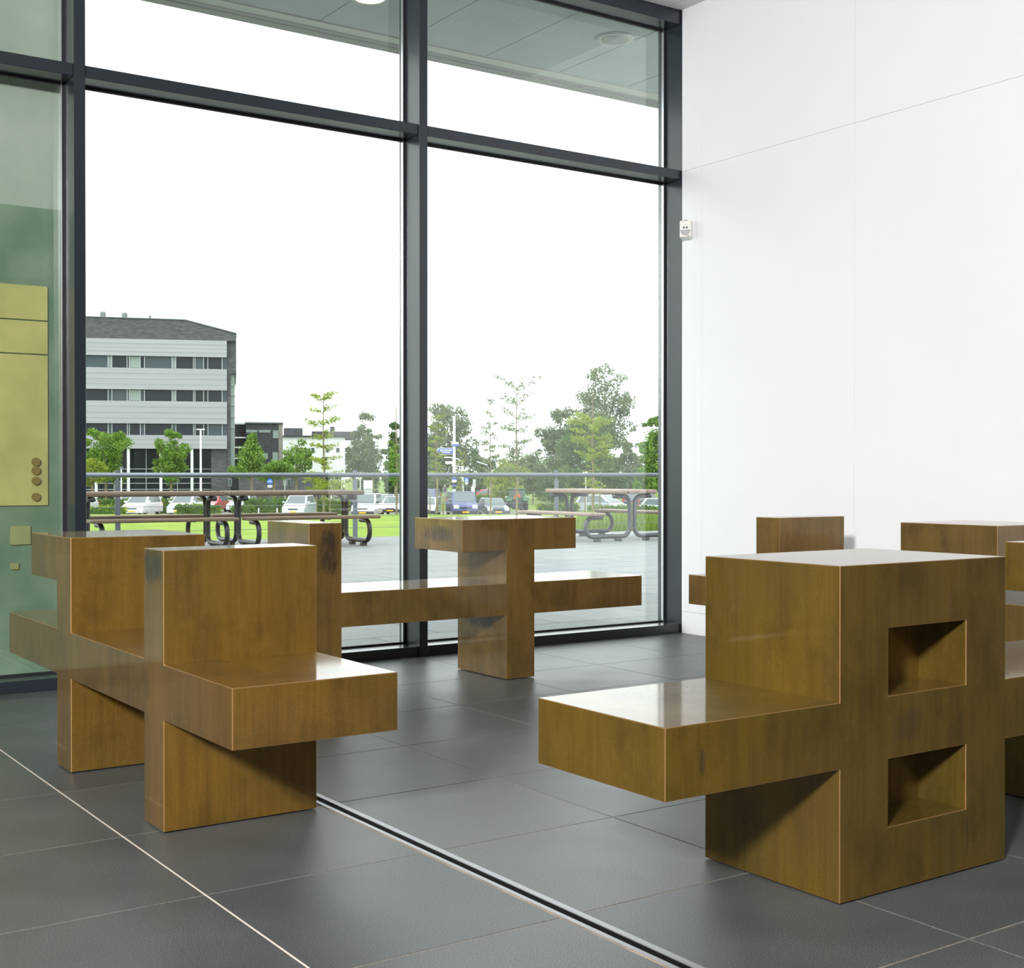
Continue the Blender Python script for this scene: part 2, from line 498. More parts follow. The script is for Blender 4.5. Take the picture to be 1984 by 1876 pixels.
# ------------------------------------------------------------------ ceiling
ce = MB().box(-7.2, 6.4, -7.2, 5.84, 3.688, 3.80).build('ceiling', M['ceil_joint'])
struct(ce, 'grey white panelled ceiling', 'ceiling')
k = 0
x = XW - 0.10
MB().box(x + 0.002, XW, -7, 5.80, 3.684, 3.705).build('ceiling_panel', M['ceil'], ce)
while x > -7:
    MB().box(x - 0.30 + 0.004, x - 0.004, -7, 5.80, 3.684, 3.700).build('ceiling_panel', M['ceil'], ce)
    x -= 0.30
r = empty('hall_lamp', (KEY_POS[0], KEY_POS[1], KEY_POS[2] + 0.03))
dirv = (Vector((2.4, 2.6, 0.5)) - Vector(KEY_POS))
r.rotation_euler = dirv.to_track_quat('-Z', 'Y').to_euler()
b = MB()
for a in (-1, 1):
    b.box(a * 0.39 - 0.03, a * 0.39 + 0.03, -0.42, 0.42, 0, 0.12)
    b.box(-0.36, 0.36, a * 0.39 - 0.03, a * 0.39 + 0.03, 0, 0.12)
b.box(-0.36, 0.36, -0.36, 0.36, 0.06, 0.12)
b.build('lamp_housing', M['black'], r)
MB().tube([(0, 0, 0.12), (0.0, 0.14, 0.20)], 0.02).build('lamp_stem', M['black'], r)
tag(r, 'tilted black floodlight under the ceiling behind the benches', 'lamp')

# ------------------------------------------------------------------ window front
YG = 5.965                       # glass plane
DEPTH = 5.995
def window(name, label, x0, x1, left_mullion=True):
    """one bay: mullion on its right side, sill, transom, head and two panes"""
    w = empty(name, (0, 0, 0)); struct(w, label, 'window')
    MB().box(x0, x1, YW + 0.012, DEPTH, 0.0, 0.052).build('sill', M['frame'], w, bevel=0.002, segs=1)
    MB().box(x0, x1, YW + 0.012, DEPTH, 2.688, 2.742).build('transom', M['frame'], w, bevel=0.002, segs=1)
    MB().box(x0, x1, YW + 0.012, DEPTH, 3.605, 3.70).build('head', M['frame'], w, bevel=0.002, segs=1)
    for z0, z1 in ((0.052, 2.688), (2.742, 3.605)):
        p = MB().box(x0 + 0.002, x1 - 0.002, YG, YG + 0.006, z0 + 0.001, z1 - 0.001).build('pane', M['glass'], w)
        g = MB()
        for a, bb in ((x0, x0 + 0.012), (x1 - 0.012, x1)):
            g.box(a, bb, YG - 0.014, YG - 0.001, z0, z1)
        g.box(x0 + 0.012, x1 - 0.012, YG - 0.014, YG - 0.001, z1 - 0.012, z1)
        g.box(x0 + 0.012, x1 - 0.012, YG - 0.014, YG - 0.001, z0, z0 + 0.010)
        g.build('gasket', M['gasket'], w)
        MB().box(x1 - 0.0165, x1 - 0.0125, YG - 0.018, YG - 0.001, z0, z1).build('spacer_bar', M['spacer'], w)
    return w
def mullion(w, x0, x1):
    MB().box(x0, x1, YW, DEPTH + 0.02, 0, 3.70).build('mullion', M['frame'], w, bevel=0.002, segs=1)
w1 = window('window_1', 'narrow window bay at far left with green infill and painted reflection panels behind', -0.10, 1.676)
w2 = window('window_2', 'wide window bay in the middle overlooking tables and office block', 1.7259, 3.427)
w3 = window('window_3', 'window bay beside the white wall', 3.4763, 5.2235)
mullion(w1, 1.676, 1.7259)
mullion(w2, 3.427, 3.4763)
MB().box(XW, XW + 0.05, YW, DEPTH + 0.02, 0, 3.70).build('mullion', M['frame'], w3)
mullion(w1, -0.15, -0.10)
# opaque infill behind the left bay; grey, ochre and amber parts paint the hall's reflection
YI = 6.06
def inf(name, x0, x1, z0, z1, m, y=YI, t=0.02, bev=0.0):
    return MB().box(x0, x1, y - t, y, z0, z1).build(name, m, w1, bevel=bev, segs=1)
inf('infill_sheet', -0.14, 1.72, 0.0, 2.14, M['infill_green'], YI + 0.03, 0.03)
inf('infill_sheet', -0.14, 1.72, 2.14, 3.70, M['reflect_grey'], YI + 0.03, 0.03)  # upper sheet coloured like the reflected ceiling
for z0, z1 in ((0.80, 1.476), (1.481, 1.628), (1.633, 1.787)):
    inf('ochre_reflection_panel', 0.2, 1.628, z0, z1, M['reflect_yellow'], YI, 0.012, 0.002)  # added panels standing in for yellow surfaces mirrored in the pane
M['reflect_soft'] = noisy('dull_ochre_reflection', (0.30, 0.32, 0.15), (0.38, 0.37, 0.17), 6, 0.3)  # weaker reflected yellow, painted on small added panels
inf('ochre_reflection_panel', 1.463, 1.552, 0.625, 0.709, M['reflect_soft'], YI, 0.012, 0.002)
inf('ochre_reflection_panel', 1.463, 1.50, 0.515, 0.545, M['reflect_soft'], YI, 0.012, 0.002)
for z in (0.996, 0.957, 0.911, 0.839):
    MB().lathe([(0.019, 0), (0.019, 0.008), (0.014, 0.012)], 20, 'y', c=(1.571, YI - 0.026, z)).build('amber_disc_reflection', M['reflect_brown'], w1)  # mirrored round lamps, built as solid coloured discs
# solid wall beyond the left bay
wf = MB().box(-7, -0.15, YW, 6.1, 0, 3.9).build('wall_front', M['hall']); struct(wf)

# ------------------------------------------------------------------ soffit outside
YE = 7.43
so = MB().box(-3, 11, 6.02, YE - 0.01, 3.72, 4.1).build('soffit', M['soffit_dark'])
struct(so, 'grey green panelled soffit over the window outside', 'soffit')
for k in range(0, 18):
    xa = -1.85 + k * 0.6
    MB().box(xa + 0.003, xa + 0.597, 6.02, 7.19, 3.69, 3.725).build('soffit_panel', M['soffit'], so)
MB().box(-3, 11, 7.205, 7.30, 3.685, 3.725).build('soffit_strip', M['soffit_edge'], so)
MB().box(-3, 11, 7.30, 7.345, 3.678, 3.725).build('soffit_strip', M['soffit_dark'], so)
MB().box(-3, 11, 7.35, YE, 3.672, 4.15).build('soffit_fascia', M['soffit_dark'], so)
M['warm_lamp'] = mat('warm_lamp_glow', (1, 0.9, 0.7), 0.4, emit=(1.0, 0.78, 0.45), emit_s=6)
M['lamp_lens'] = mat('unlit_lamp_lens', (0.30, 0.33, 0.31), 0.2)
for (x, y, lit, lab) in ((3.60, 6.66, True, 'glowing warm downlight in the outdoor soffit above the middle bay'),
                         (5.224, 6.426, False, 'unlit round downlight in the outdoor soffit by the white wall')):
    r = empty('soffit_downlight', (x, y, 3.69))
    MB().lathe([(0.125, -0.006), (0.125, 0.004)], 28).build('trim_ring', M['soffit'], r)
    MB().lathe([(0.112, -0.012), (0.118, -0.004)], 28).build('bezel', M['soffit_edge'], r)
    MB().lathe([(0.085, -0.016), (0.095, -0.008)], 28).build('lens', M['warm_lamp'] if lit else M['lamp_lens'], r)
    tag(r, lab, 'downlight')

# ------------------------------------------------------------------ bronze benches
def bench(name, label, members, axis, a0, a1, material, niches=()):
    """members: (part name, p0, p1, z0, z1) rectangles of the profile, swept along `axis` from a0 to a1.
    The skin is one welded sheet: shared edges are smooth, outer edges rounded."""
    root = empty(name, (0, 0, 0))
    ps = sorted({round(v, 4) for m in members for v in m[1:3]})
    zs = sorted({round(v, 4) for m in members for v in m[3:5]})
    def owner(p, z):
        for i, (n, p0, p1, z0, z1) in enumerate(members):
            if p0 < p < p1 and z0 < z < z1: return i
        return None
    nich = lambda p, z: any(n[0] < p < n[1] and n[2] < z < n[3] for n in niches)
    solid = {}
    for i in range(len(ps) - 1):
        for j in range(len(zs) - 1):
            pc, zc = (ps[i] + ps[i + 1]) / 2, (zs[j] + zs[j + 1]) / 2
            solid[i, j] = owner(pc, zc)
    bm = bmesh.new()
    vc = {}
    def V(p, a, z):
        co = (a, p, z) if axis == 'x' else (p, a, z)
        k = tuple(round(c, 4) for c in co)
        if k not in vc: vc[k] = bm.verts.new(co)
        return vc[k]
    lay = bm.faces.layers.int.new('part')
    def face(vs, part):
        f = bm.faces.new(vs); f[lay] = part; return f
    for (i, j), ow in solid.items():
        if ow is None: continue
        p0, p1, z0, z1 = ps[i], ps[i + 1], zs[j], zs[j + 1]
        nd = [n for n in niches if n[0] < (p0 + p1) / 2 < n[1] and n[2] < (z0 + z1) / 2 < n[3]]
        for a in (a0, a1):
            if a == a0 and nd:
                b = a0 + nd[0][4]
                face([V(p0, b, z0), V(p1, b, z0), V(p1, b, z1), V(p0, b, z1)], ow)
                e = 1e-3
                if not nich((p0 + p1) / 2, z0 - e): face([V(p0, a, z0), V(p1, a, z0), V(p1, b, z0), V(p0, b, z0)], ow)
                if not nich((p0 + p1) / 2, z1 + e): face([V(p0, a, z1), V(p1, a, z1), V(p1, b, z1), V(p0, b, z1)], ow)
                if not nich(p0 - e, (z0 + z1) / 2): face([V(p0, a, z0), V(p0, b, z0), V(p0, b, z1), V(p0, a, z1)], ow)
                if not nich(p1 + e, (z0 + z1) / 2): face([V(p1, a, z0), V(p1, b, z0), V(p1, b, z1), V(p1, a, z1)], ow)
            else:
                face([V(p0, a, z0), V(p1, a, z0), V(p1, a, z1), V(p0, a, z1)], ow)
        if solid.get((i - 1, j)) is None: face([V(p0, a0, z0), V(p0, a1, z0), V(p0, a1, z1), V(p0, a0, z1)], ow)
        if solid.get((i + 1, j)) is None: face([V(p1, a0, z0), V(p1, a1, z0), V(p1, a1, z1), V(p1, a0, z1)], ow)
        if solid.get((i, j - 1)) is None: face([V(p0, a0, z0), V(p1, a0, z0), V(p1, a1, z0), V(p0, a1, z0)], ow)
        if solid.get((i, j + 1)) is None: face([V(p0, a0, z1), V(p1, a0, z1), V(p1, a1, z1), V(p0, a1, z1)], ow)
    bmesh.ops.recalc_face_normals(bm, faces=bm.faces)
    es = [e for e in bm.edges if len(e.link_faces) == 2 and e.calc_face_angle(0) > 0.5 and e.is_convex]
    res = bmesh.ops.bevel(bm, geom=es, offset=0.0020, segments=2, affect='EDGES', profile=0.5, clamp_overlap=True)
    for f in res['faces']: f.material_index = 1
    for f in bm.faces:
        c = f.calc_center_median()
        p = c.y if axis == 'x' else c.x
        pc = min(max(p, ps[0] + 1e-3), ps[-1] - 1e-3)
        best, bd = None, 9
        for i, (n, p0, p1, z0, z1) in enumerate(members):
            d = max(p0 - p, p - p1, 0) + max(z0 - c.z, c.z - z1, 0)
            if d < bd - 1e-5: best, bd = i, d
        if niches and abs((c.x if axis == 'x' else c.y) - a1) < 1e-4 and any(n[0] < p < n[1] for n in niches) and min(n[2] for n in niches) < c.z < max(n[3] for n in niches):
            best = len(members)
        f[lay] = best
    full = bpy.data.meshes.new('skin'); 
    for i, mem in enumerate(members + ([('back_panel',)] if niches else [])):
        b2 = bm.copy()
        l2 = b2.faces.layers.int['part']
        bmesh.ops.delete(b2, geom=[f for f in b2.faces if f[l2] != i], context='FACES')
        me = bpy.data.meshes.new(mem[0]); b2.to_mesh(me); b2.free()
        obj(mem[0], me, [material, M['edge']], root)
    bm.free(); bpy.data.meshes.remove(full)
    tag(root, label, 'bench')
    return root
ZB, ZS, ZA, ZT = 0.297, 0.443, 0.597, 0.741
Z0 = 0.004
# bench at left (profile seen on its grey left side)
bench('bronze_bench', 'bronze bench at left with two backrests and seats stepping towards the camera',
      [('leg', 4.154, 4.309, Z0, ZB), ('leg', 3.3208, 3.4711, Z0, ZB),
       ('seat', 2.8624, 4.9206, ZB, ZS),
       ('backrest', 3.3208, 3.4711, ZS, ZT), ('backrest', 4.154, 4.309, ZS, ZA), ('table_top', 4.154, 4.6161, ZA, ZT)],
      'x', 1.1855, 1.6262, bronze('patinated_bronze_seat_left', [(1.185, 3.40, 0.70, 0.008, 0.09, 0.06)], (1.08, 1.02, 0.72)))
# bench in front of the window with a T-shaped table
bench('bronze_bench', 'bronze bench in front of the window with T-shaped table and black smear on its end',
      [('leg', 2.3732, 2.5231, Z0, ZB), ('seat', 2.3732, 4.1658, ZB, ZS), ('backrest', 2.3732, 2.5231, ZS, 0.737),
       ('leg', 3.3595, 3.518, Z0, ZB), ('pedestal', 3.3595, 3.518, ZS, 0.591), ('table_top', 3.1222, 3.7588, 0.591, 0.737)],
      'y', 4.9155, 5.331, bronze('patinated_bronze_smeared', [(3.122, 5.125, 0.668, 0.02, 0.165, 0.045), (2.463, 4.9155, 0.62, 0.052, 0.02, 0.12),
                                                              (3.36, 5.13, 0.26, 0.012, 0.16, 0.05)]))
# big block bench with two square niches
bench('bronze_bench', 'nearest bronze bench with block backrest holding two square niches',
      [('leg', 2.1987, 2.3585, Z0, ZB), ('leg', 2.3585, 2.6371, Z0, 0.1477), ('niche_lower', 2.3585, 2.6371, 0.1477, 0.3006), ('leg', 2.6371, 2.7896, Z0, ZB),
       ('seat', 1.6961, 2.3585, ZB, ZS), ('seat', 2.3585, 2.6371, 0.3006, ZS), ('seat', 2.6371, 3.84, ZB, ZS),
       ('backrest', 2.1987, 2.3585, ZS, 0.7406), ('niche_upper', 2.3585, 2.6371, ZS, 0.5952), ('backrest', 2.3585, 2.6371, 0.5952, 0.7406), ('backrest', 2.6371, 2.7896, ZS, 0.7406),
       ('leg', 3.365, 3.84, Z0, ZB), ('backrest', 3.69, 3.84, ZS, ZA), ('table_top', 3.40, 3.84, ZA, 0.7406)],
      'y', 1.9308, 2.3561, bronze('patinated_bronze_block', [(2.43, 1.9308, 0.372, 0.06, 0.01, 0.05, 0.30), (1.795, 1.9308, 0.366, 0.009, 0.01, 0.035, 0.45), (2.642, 1.9308, 0.085, 0.006, 0.01, 0.06, 0.35)], (0.80, 0.85, 0.52)),
      niches=[(2.3585, 2.6371, 0.1477, 0.3006, 0.136), (2.3585, 2.6371, ZS, 0.5952, 0.136)])
# bench along the white wall, the left bench turned about
bench('bronze_bench', 'bronze bench along the white wall, mostly hidden behind the nearest bench',
      [('leg', 3.391, 3.546, Z0, ZB), ('leg', 4.226, 4.376, Z0, ZB), ('seat', 2.78, 4.84, ZB, ZS),
       ('backrest', 4.226, 4.376, ZS, ZT), ('backrest', 3.391, 3.546, ZS, ZA), ('table_top', 3.085, 3.546, ZA, ZT)],
      'x', 4.405, 4.84, M['bronze'])

# ------------------------------------------------------------------ motion sensor on the wall
ms = empty('motion_sensor', (XW - 0.002, 5.752, 2.372), 0)
ms.rotation_euler = (0, 0, math.radians(36)); ms.scale = (0.86, 0.86, 0.86)
MB().box(-0.030, 0.000, -0.020, 0.012, -0.055, -0.020).build('bracket', M['white'], ms, bevel=0.003)
MB().prism([(-0.072, -0.052), (-0.026, -0.062), (-0.020, 0.052), (-0.026, 0.062), (-0.072, 0.060)], -0.040, 0.040, 'xz').build('housing', M['white'], ms, bevel=0.006)
lens = MB()
seg = 14
pts = [(-0.034, -0.004)] + [(0.034 * math.cos(a), -0.004 + 0.036 * math.sin(a)) for a in [math.pi + math.pi * k / seg for k in range(seg + 1)]] + [(0.034, -0.004)]
lens.prism(pts, -0.079, -0.070, 'yz')
lens.build('lens', M['sensor_lens'], ms, bevel=0.002)
for y in (-0.011, 0.009):
    MB().lathe([(0.0065, -0.0765), (0.0055, -0.070)], 14, 'x', c=(0, y, 0.012)).build('eye', M['black'], ms)
MB().box(-0.0735, -0.070, -0.028, -0.012, -0.048, -0.044).build('print', M['black'], ms)
MB().box(-0.055, -0.035, -0.010, 0.014, 0.060, 0.066).build('cap', M['black'], ms, bevel=0.001)
tag(ms, 'small white motion sensor on the wall beside the window frame', 'sensor')

# ------------------------------------------------------------------ terrace
EA = Vector((7.656, 17.708)); EB = Vector((14.186, 16.654))
ED = (EB - EA).normalized()
def edge_y(x): return EA.y + (x - EA.x) * ED.y / ED.x
te = MB().prism([(-30, 6.02), (45, 6.02), (45, edge_y(45)), (-30, edge_y(-30))], -0.12, -0.006, 'xy').build('terrace', M['paving_joint'])
struct(te, 'pale grey paved terrace outside the window', 'terrace')
PX, PY = 0.90, 0.60
slab = MB().box(0.004, PX - 0.004, 0.004, PY - 0.004, -0.03, 0).build('paving_slab', M['paving'], te)
rest = MB(); used = False
for j in range(0, 30):
    y = 6.03 + j * PY
    for i in range(-16, 44):
        x = i * PX + (PX / 2 if j % 2 else 0)
        lim = min(edge_y(x), edge_y(x + PX))
        y1 = min(y + PY, lim)
        if y1 - y < 0.08: continue
        near = y < 11.8 and 0.26 * y < x + PX and x < 0.93 * y
        if near:
            if not used: slab.location = (x, y, 0); used = True
            else: inst(slab, 'paving_slab', (x, y, 0), te)
        else:
            rest.box(x + 0.003, x + PX - 0.003, y + 0.003, y1 - 0.003, -0.03, 0)
ro = rest.build('paving_field', M['paving'], te); ro['kind'] = 'stuff'

# ------------------------------------------------------------------ lawn and ground
def strip(name, ds, m, r=320):
    b = MB()
    vs = []; fs = []
    for d, z in ds:
        vs += [W(-r, d, z), W(r, d, z)]
    for k in range(len(ds) - 1):
        fs.append((2 * k, 2 * k + 1, 2 * k + 3, 2 * k + 2))
    # an underside gives the ground its thickness
    n = len(vs)
    vs += [Vector((v.x, v.y, v.z - 0.5)) for v in vs]
    fs += [tuple(n + i for i in reversed(f)) for f in fs]
    b.add(vs, fs)
    return b.build(name, m)
# the lawn starts just beyond the terrace edge and falls towards the car park
lw = MB()
vs = []; fs = []
LX = [-60, -20, 0, 20, 60, 120]
rows = []
steps = [0, 0.05, 0.2, 0.5, 1.0]
for s in steps:
    row = []
    for x in LX:
        a = Vector((x, edge_y(x) - 0.3, -0.10))
        b_ = W((a.x * RGT.x + a.y * RGT.y) * 1.0, 93, ground(91.9))
        p = a.lerp(b_, s)
        dd = p.x * FWD.x + p.y * FWD.y
        p.z = max(-1.9, ground(dd)) if s > 0 else -0.10
        row.append(p)
    rows.append(row)
for row in rows: vs += row
n = len(LX)
for a in range(len(steps) - 1):
    for b_ in range(n - 1):
        fs.append((a * n + b_, a * n + b_ + 1, (a + 1) * n + b_ + 1, (a + 1) * n + b_))
lw.add(vs, fs)
lawn = lw.build('lawn', M['lawn']); struct(lawn, 'bright green lawn sloping down to the car park', 'lawn')
pk = strip('parking_lot', [(89, -2.3), (116, -2.3)], M['asphalt']); struct(pk, 'grey car park behind the lawn', 'car park')
fd = strip('field', [(116, -2.3), (300, -2.3), (900, -2.0)], M['field'], 800); struct(fd, 'green verge behind the car park', 'ground')

# tall grass behind the right table
rng = random.Random(3)
tg = MB()
for k in range(5200):
    u = rng.uniform(1085, 1330); d = rng.uniform(22.6, 31)
    c = W(lat(u, d), d, ground(d) - 0.05)
    hh = rng.uniform(0.25, 0.62) * (0.75 if u < 1130 else 1)
    a = rng.uniform(0, math.pi); w = rng.uniform(0.008, 0.02)
    lean = Vector((rng.uniform(-.18, .18), rng.uniform(-.18, .18), 0))
    s = Vector((math.cos(a), math.sin(a), 0)) * w
    tg.add([c - s, c + s, c + lean + s * 0.3 + Vector((0, 0, hh)), c + lean - s * 0.3 + Vector((0, 0, hh))], [(0, 1, 2, 3)])
tgo = tg.build('tall_grass', M['weed'])
tag(tgo, 'tall unmown grass behind the right picnic table', 'grass'); tgo['kind'] = 'stuff'

# ------------------------------------------------------------------ railing at the terrace edge
rl = empty('railing', (0, 0, 0))
def on_edge(u, off=-0.22):
    k = (u - 992.0) / FOCAL_PX
    d = FWD + RGT * k
    # intersection of the sight line with the railing line
    n = Vector((-ED.y, ED.x)); c = n.dot(EA) + off
    t = c / (n.x * d.x + n.y * d.y)
    return Vector((d.x * t, d.y * t, 0))
pa = on_edge(-80); pb = on_edge(1500)
MB().tube([pa + Vector((0, 0, 0.930)), pb + Vector((0, 0, 0.930))], 0.034, 12).build('handrail', M['steel_grey'], rl, smooth=True)
ang = math.atan2(ED.y, ED.x)
for u in (-20, 228, 463 + 0, 688, 1078, 1440):
    if u == 463: continue
    p = on_edge(u)
    q = MB().box(-0.035, 0.035, -0.008, 0.008, -0.10, 0.86)
    q.box(-0.010, 0.010, -0.012, 0.012, 0.86, 0.93)
    q.box(-0.030, 0.030, -0.012, 0.020, 0.955, 1.00)
    q.box(-0.012, 0.012, -0.010, 0.010, 0.90, 0.96)
    o = q.build('post', M['steel_grey'], rl); o.location = p; o.rotation_euler = (0, 0, ang)
for z in (0.15, 0.32, 0.49, 0.66):
    MB().tube([pa + Vector((0, 0, z)), pb + Vector((0, 0, z))], 0.004, 6).build('wire', M['rail_dark'], rl)
tag(rl, 'grey steel railing with round handrail along the terrace edge', 'railing')

# ------------------------------------------------------------------ picnic tables
def arc(c, r, a0, a1, n=6):
    return [(c[0] + r * math.cos(a0 + (a1 - a0) * k / n), c[1] + r * math.sin(a0 + (a1 - a0) * k / n)) for k in range(n + 1)]
def picnic(label, loc, rz, tube, wood):
    r = empty('picnic_table', loc, rz)
    L = 1.80
    for k in range(4):
        y = -0.35 + k * 0.1775
        MB().box(-L / 2, L / 2, y, y + 0.170, 0.665, 0.725).build('table_plank', wood, r, bevel=0.022, segs=3)
    for s in (-1, 1):
        for k in range(2):
            y = s * 0.715 - 0.145 + k * 0.147
            MB().box(-L / 2, L / 2, y, y + 0.143, 0.362, 0.405).build('bench_plank', wood, r, bevel=0.014, segs=2)
        for e in (-1, 1):
            x = e * 0.755
            h = math.pi / 2
            # from under the table top down the middle, out along the ground, up and back under the bench
            p = [(0.335, 0.632)] + arc((0.155, 0.522), 0.11, h, 2 * h)[0:] 
            p = p + arc((0.165, 0.19), 0.12, 2 * h, 3 * h)
            p = p + arc((0.70, 0.19), 0.12, 3 * h, 4 * h) + arc((0.70, 0.215), 0.12, 0, h) + [(0.53, 0.335)]
            pts = [(x, s * a, b) for a, b in p]
            MB().tube(pts, 0.032, 10).build('frame_tube', tube, r, smooth=True)
            for fy in (0.25, 0.62):
                MB().box(x - 0.035, x + 0.035, s * fy - 0.045, s * fy + 0.045, 0.0, 0.045).build('foot', tube, r, bevel=0.006, segs=1)
    for e in (-1, 1):
        MB().box(e * 0.755 - 0.02, e * 0.755 + 0.02, -0.05, 0.05, 0.16, 0.19).build('clamp', tube, r)
    return tag(r, label, 'picnic table', 'picnic tables on the terrace')
TA = math.radians(-4)
ax = Vector((math.cos(TA), math.sin(TA), 0))
end2 = Vector((8.38, 15.94, 0))
picnic('dark picnic table behind the middle window bay, right of its twin', end2 - ax * 0.90, TA, M['table_tube'], M['wood_dark'])
picnic('dark picnic table behind the middle window bay, left and partly behind the mullion', end2 - ax * 2.82, TA, M['table_tube'], M['wood_dark'])
TB = math.radians(89)
picnic('pale wooden picnic table end-on behind the right window bay', Vector((11.92, 14.28, 0)) + Vector((math.cos(TB), math.sin(TB), 0)) * 0.755, TB, M['table_tube_grey'], M['wood_pale'])

# ------------------------------------------------------------------ buildings
BR = -YAW
UREF = [992.0]
def fx(u, d):
    return (u - UREF[0]) / FOCAL_PX * d
def px_box(b, d, u0, u1, v0, v1, y0, y1, mi=0):
    """box on a facade d metres away; y0,y1 depth behind the facade plane"""
    b.box(fx(u0, d), fx(u1, d), y0, y1, hgt(v1, d), hgt(v0, d), mi)
    return b
def facade(name, label, d, uref):
    """facade whose end wall at uref runs away along the street"""
    UREF[0] = uref
    r = empty(name, W(lat(uref, d), d, 0), BR - math.atan((uref - 992.0) / FOCAL_PX))
    return tag(r, label, 'building')
D1 = 150.0
g1 = facade('office_building', 'pale grey office block with three window bands and dark brick top', D1, 447)
b = MB()
b.box(fx(20, D1), fx(441, D1), 0.6, 26, hgt(870, D1), hgt(661, D1)); b.build('core_wall', M['brick_dark'], g1)
# dark brick attic with the sloping end
zt = lambda v: hgt(v, D1); xl = lambda u: fx(u, D1)
MB().prism([(xl(20), zt(661)), (xl(458), zt(661)), (xl(458), zt(645)), (xl(362), zt(621)), (xl(20), zt(618))], 0.1, 26, 'xz').build('attic', M['brick_dark'], g1)
MB().prism([(xl(20), zt(618)), (xl(362), zt(621)), (xl(458.5), zt(645)), (xl(458.5), zt(646.5)), (xl(362), zt(622.5)), (xl(20), zt(619.5))], 0.0, 26.2, 'xz').build('roof_edge', M['steel_grey'], g1)
px_box(MB(), D1, 441, 458, 661, 724, 0.6, 20).build('end_wall', M['brick_dark'], g1)
px_box(MB(), D1, 441, 447, 724, 975, 0.6, 20).build('end_wall', M['brick_dark'], g1)
px_box(MB(), D1, 447, 455, 724, 910, 1.2, 12).build('stair_glazing', M['pane_pale'], g1)
for v in (745, 764, 784, 806, 828):
    px_box(MB(), D1, 446.5, 455.5, v, v + 1, 1.0, 12).build('stair_transom', M['mullion_pale'], g1)
for i, (v0, v1) in enumerate(((661, 693), (716, 757), (779, 822), (844, 870))):
    b = MB()
    px_box(b, D1, 20, 440, v0, v1, 0.0, 0.9)
    o = b.build('cladding_band', M['cladding'], g1)
    n = 3 if v1 - v0 > 30 else 2
    for k in range(1, n + 1):
        v = v0 + (v1 - v0) * k / (n + 1)
        px_box(MB(), D1, 20, 440.3, v, v + 0.35, -0.02, 0.1).build('band_joint', M['band_joint'], o)
cuts = [20, 60, 108, 158, 166, 219, 226, 254, 258, 278, 286, 337, 344, 377, 380, 396, 404, 431]
rr = random.Random(11)
for bi, (v0, v1) in enumerate(((693, 716), (757, 779), (822, 844))):
    for k in range(len(cuts) - 1):
        m = rr.choice(['pane_dark', 'pane_dark', 'pane_mid', 'pane_mid', 'pane_pale'] if k % 3 == 2 else ['pane_dark', 'pane_dark', 'pane_mid'])
        px_box(MB(), D1, cuts[k] + 0.5, cuts[k + 1] - 0.5, v0 + 1, v1 - 1, 0.42, 0.5).build('window_pane', M[m], g1)
        px_box(MB(), D1, cuts[k + 1] - 0.6, cuts[k + 1] + 0.6, v0, v1, 0.30, 0.55).build('window_mullion', M['mullion_pale'], g1)
    px_box(MB(), D1, 431, 440, v0, v1, 0.5, 3).build('corner_pane', M['pane_mid'], g1)
# ground floor set back behind columns
px_box(MB(), D1, 20, 410, 870, 976, 3.2, 25).build('ground_floor_wall', M['pane_dark'], g1)
px_box(MB(), D1, 410, 442, 870, 976, 0.7, 25).build('ground_floor_pier', M['brick_dark'], g1)
for u in (80, 138, 197, 256, 316, 374):
    px_box(MB(), D1, u - 2.6, u + 2.6, 870, 976, 0.2, 0.6).build('column', M['pole_white'], g1)
for v in (908, 925, 936, 948):
    px_box(MB(), D1, 20, 410, v, v + 1.4, 3.0, 3.2).build('glazing_rail', M['mullion_pale'], g1)
for u in (109, 168, 226, 286, 345):
    px_box(MB(), D1, u - 0.7, u + 0.7, 870, 976, 2.9, 3.2).build('glazing_post', M['mullion_pale'], g1)
for u0, u1, v0 in ((167, 175, 608), (203, 214, 608), (243, 254, 609), (293, 298, 613)):
    q = MB(); c = (xl((u0 + u1) / 2), 1.2)
    rad = (xl(u1) - xl(u0)) / 2
    q.lathe([(rad * 0.9, zt(621)), (rad, zt(v0 + 3)), (rad * 0.8, zt(v0))], 12, 'z', c=(c[0], c[1], 0))
    q.build('roof_vent', M['mullion_grey'], g1)

D2 = 185.0
g2 = facade('brick_house', 'dark brick flat-roofed building right of the office block', D2, 548)
px_box(MB(), D2, 478, 540, 820, 965, 0.0, 9).build('wall', M['brick_black'], g2)
px_box(MB(), D2, 540, 548, 820, 965, 0.0, 9).build('end_wall', M['brick_pale'], g2)
px_box(MB(), D2, 476, 549, 818.5, 821, -0.2, 9.2).build('roof_edge', M['steel_grey'], g2)
px_box(MB(), D2, 446, 478, 820, 965, 2.5, 9).build('recess_wall', M['brick_black'], g2)
for v in (820, 847, 866, 887):
    px_box(MB(), D2, 446, 478, v, v + 2.4, 0.3, 3).build('balcony_slab', M['pole_white'], g2)
for u0, u1, v0, v1 in ((478, 500, 833, 839), (502, 525, 833, 839), (529, 540, 834, 850), (528, 539, 876, 895), (500, 520, 878, 890)):
    o = px_box(MB(), D2, u0, u1, v0, v1, -0.06, 0.1).build('window', M['steel_grey'], g2)
    px_box(MB(), D2, u0 + 0.6, u1 - 0.6, v0 + 0.6, v1 - 0.6, -0.10, 0.0).build('pane', M['pane_pale'], o)
g3 = facade('white_house', 'white rendered row house behind young trees with small dark windows', 203.0, 600)
D3 = 203.0
px_box(MB(), D3, 548, 668, 846, 965, 0, 12).build('wall', M['render_white'], g3)
px_box(MB(), D3, 547, 669, 844, 847, -0.3, 12.2).build('roof_edge', M['brick_black'], g3)
px_box(MB(), D3, 550, 586, 829, 845, 2, 9).build('penthouse', M['brick_dark'], g3)
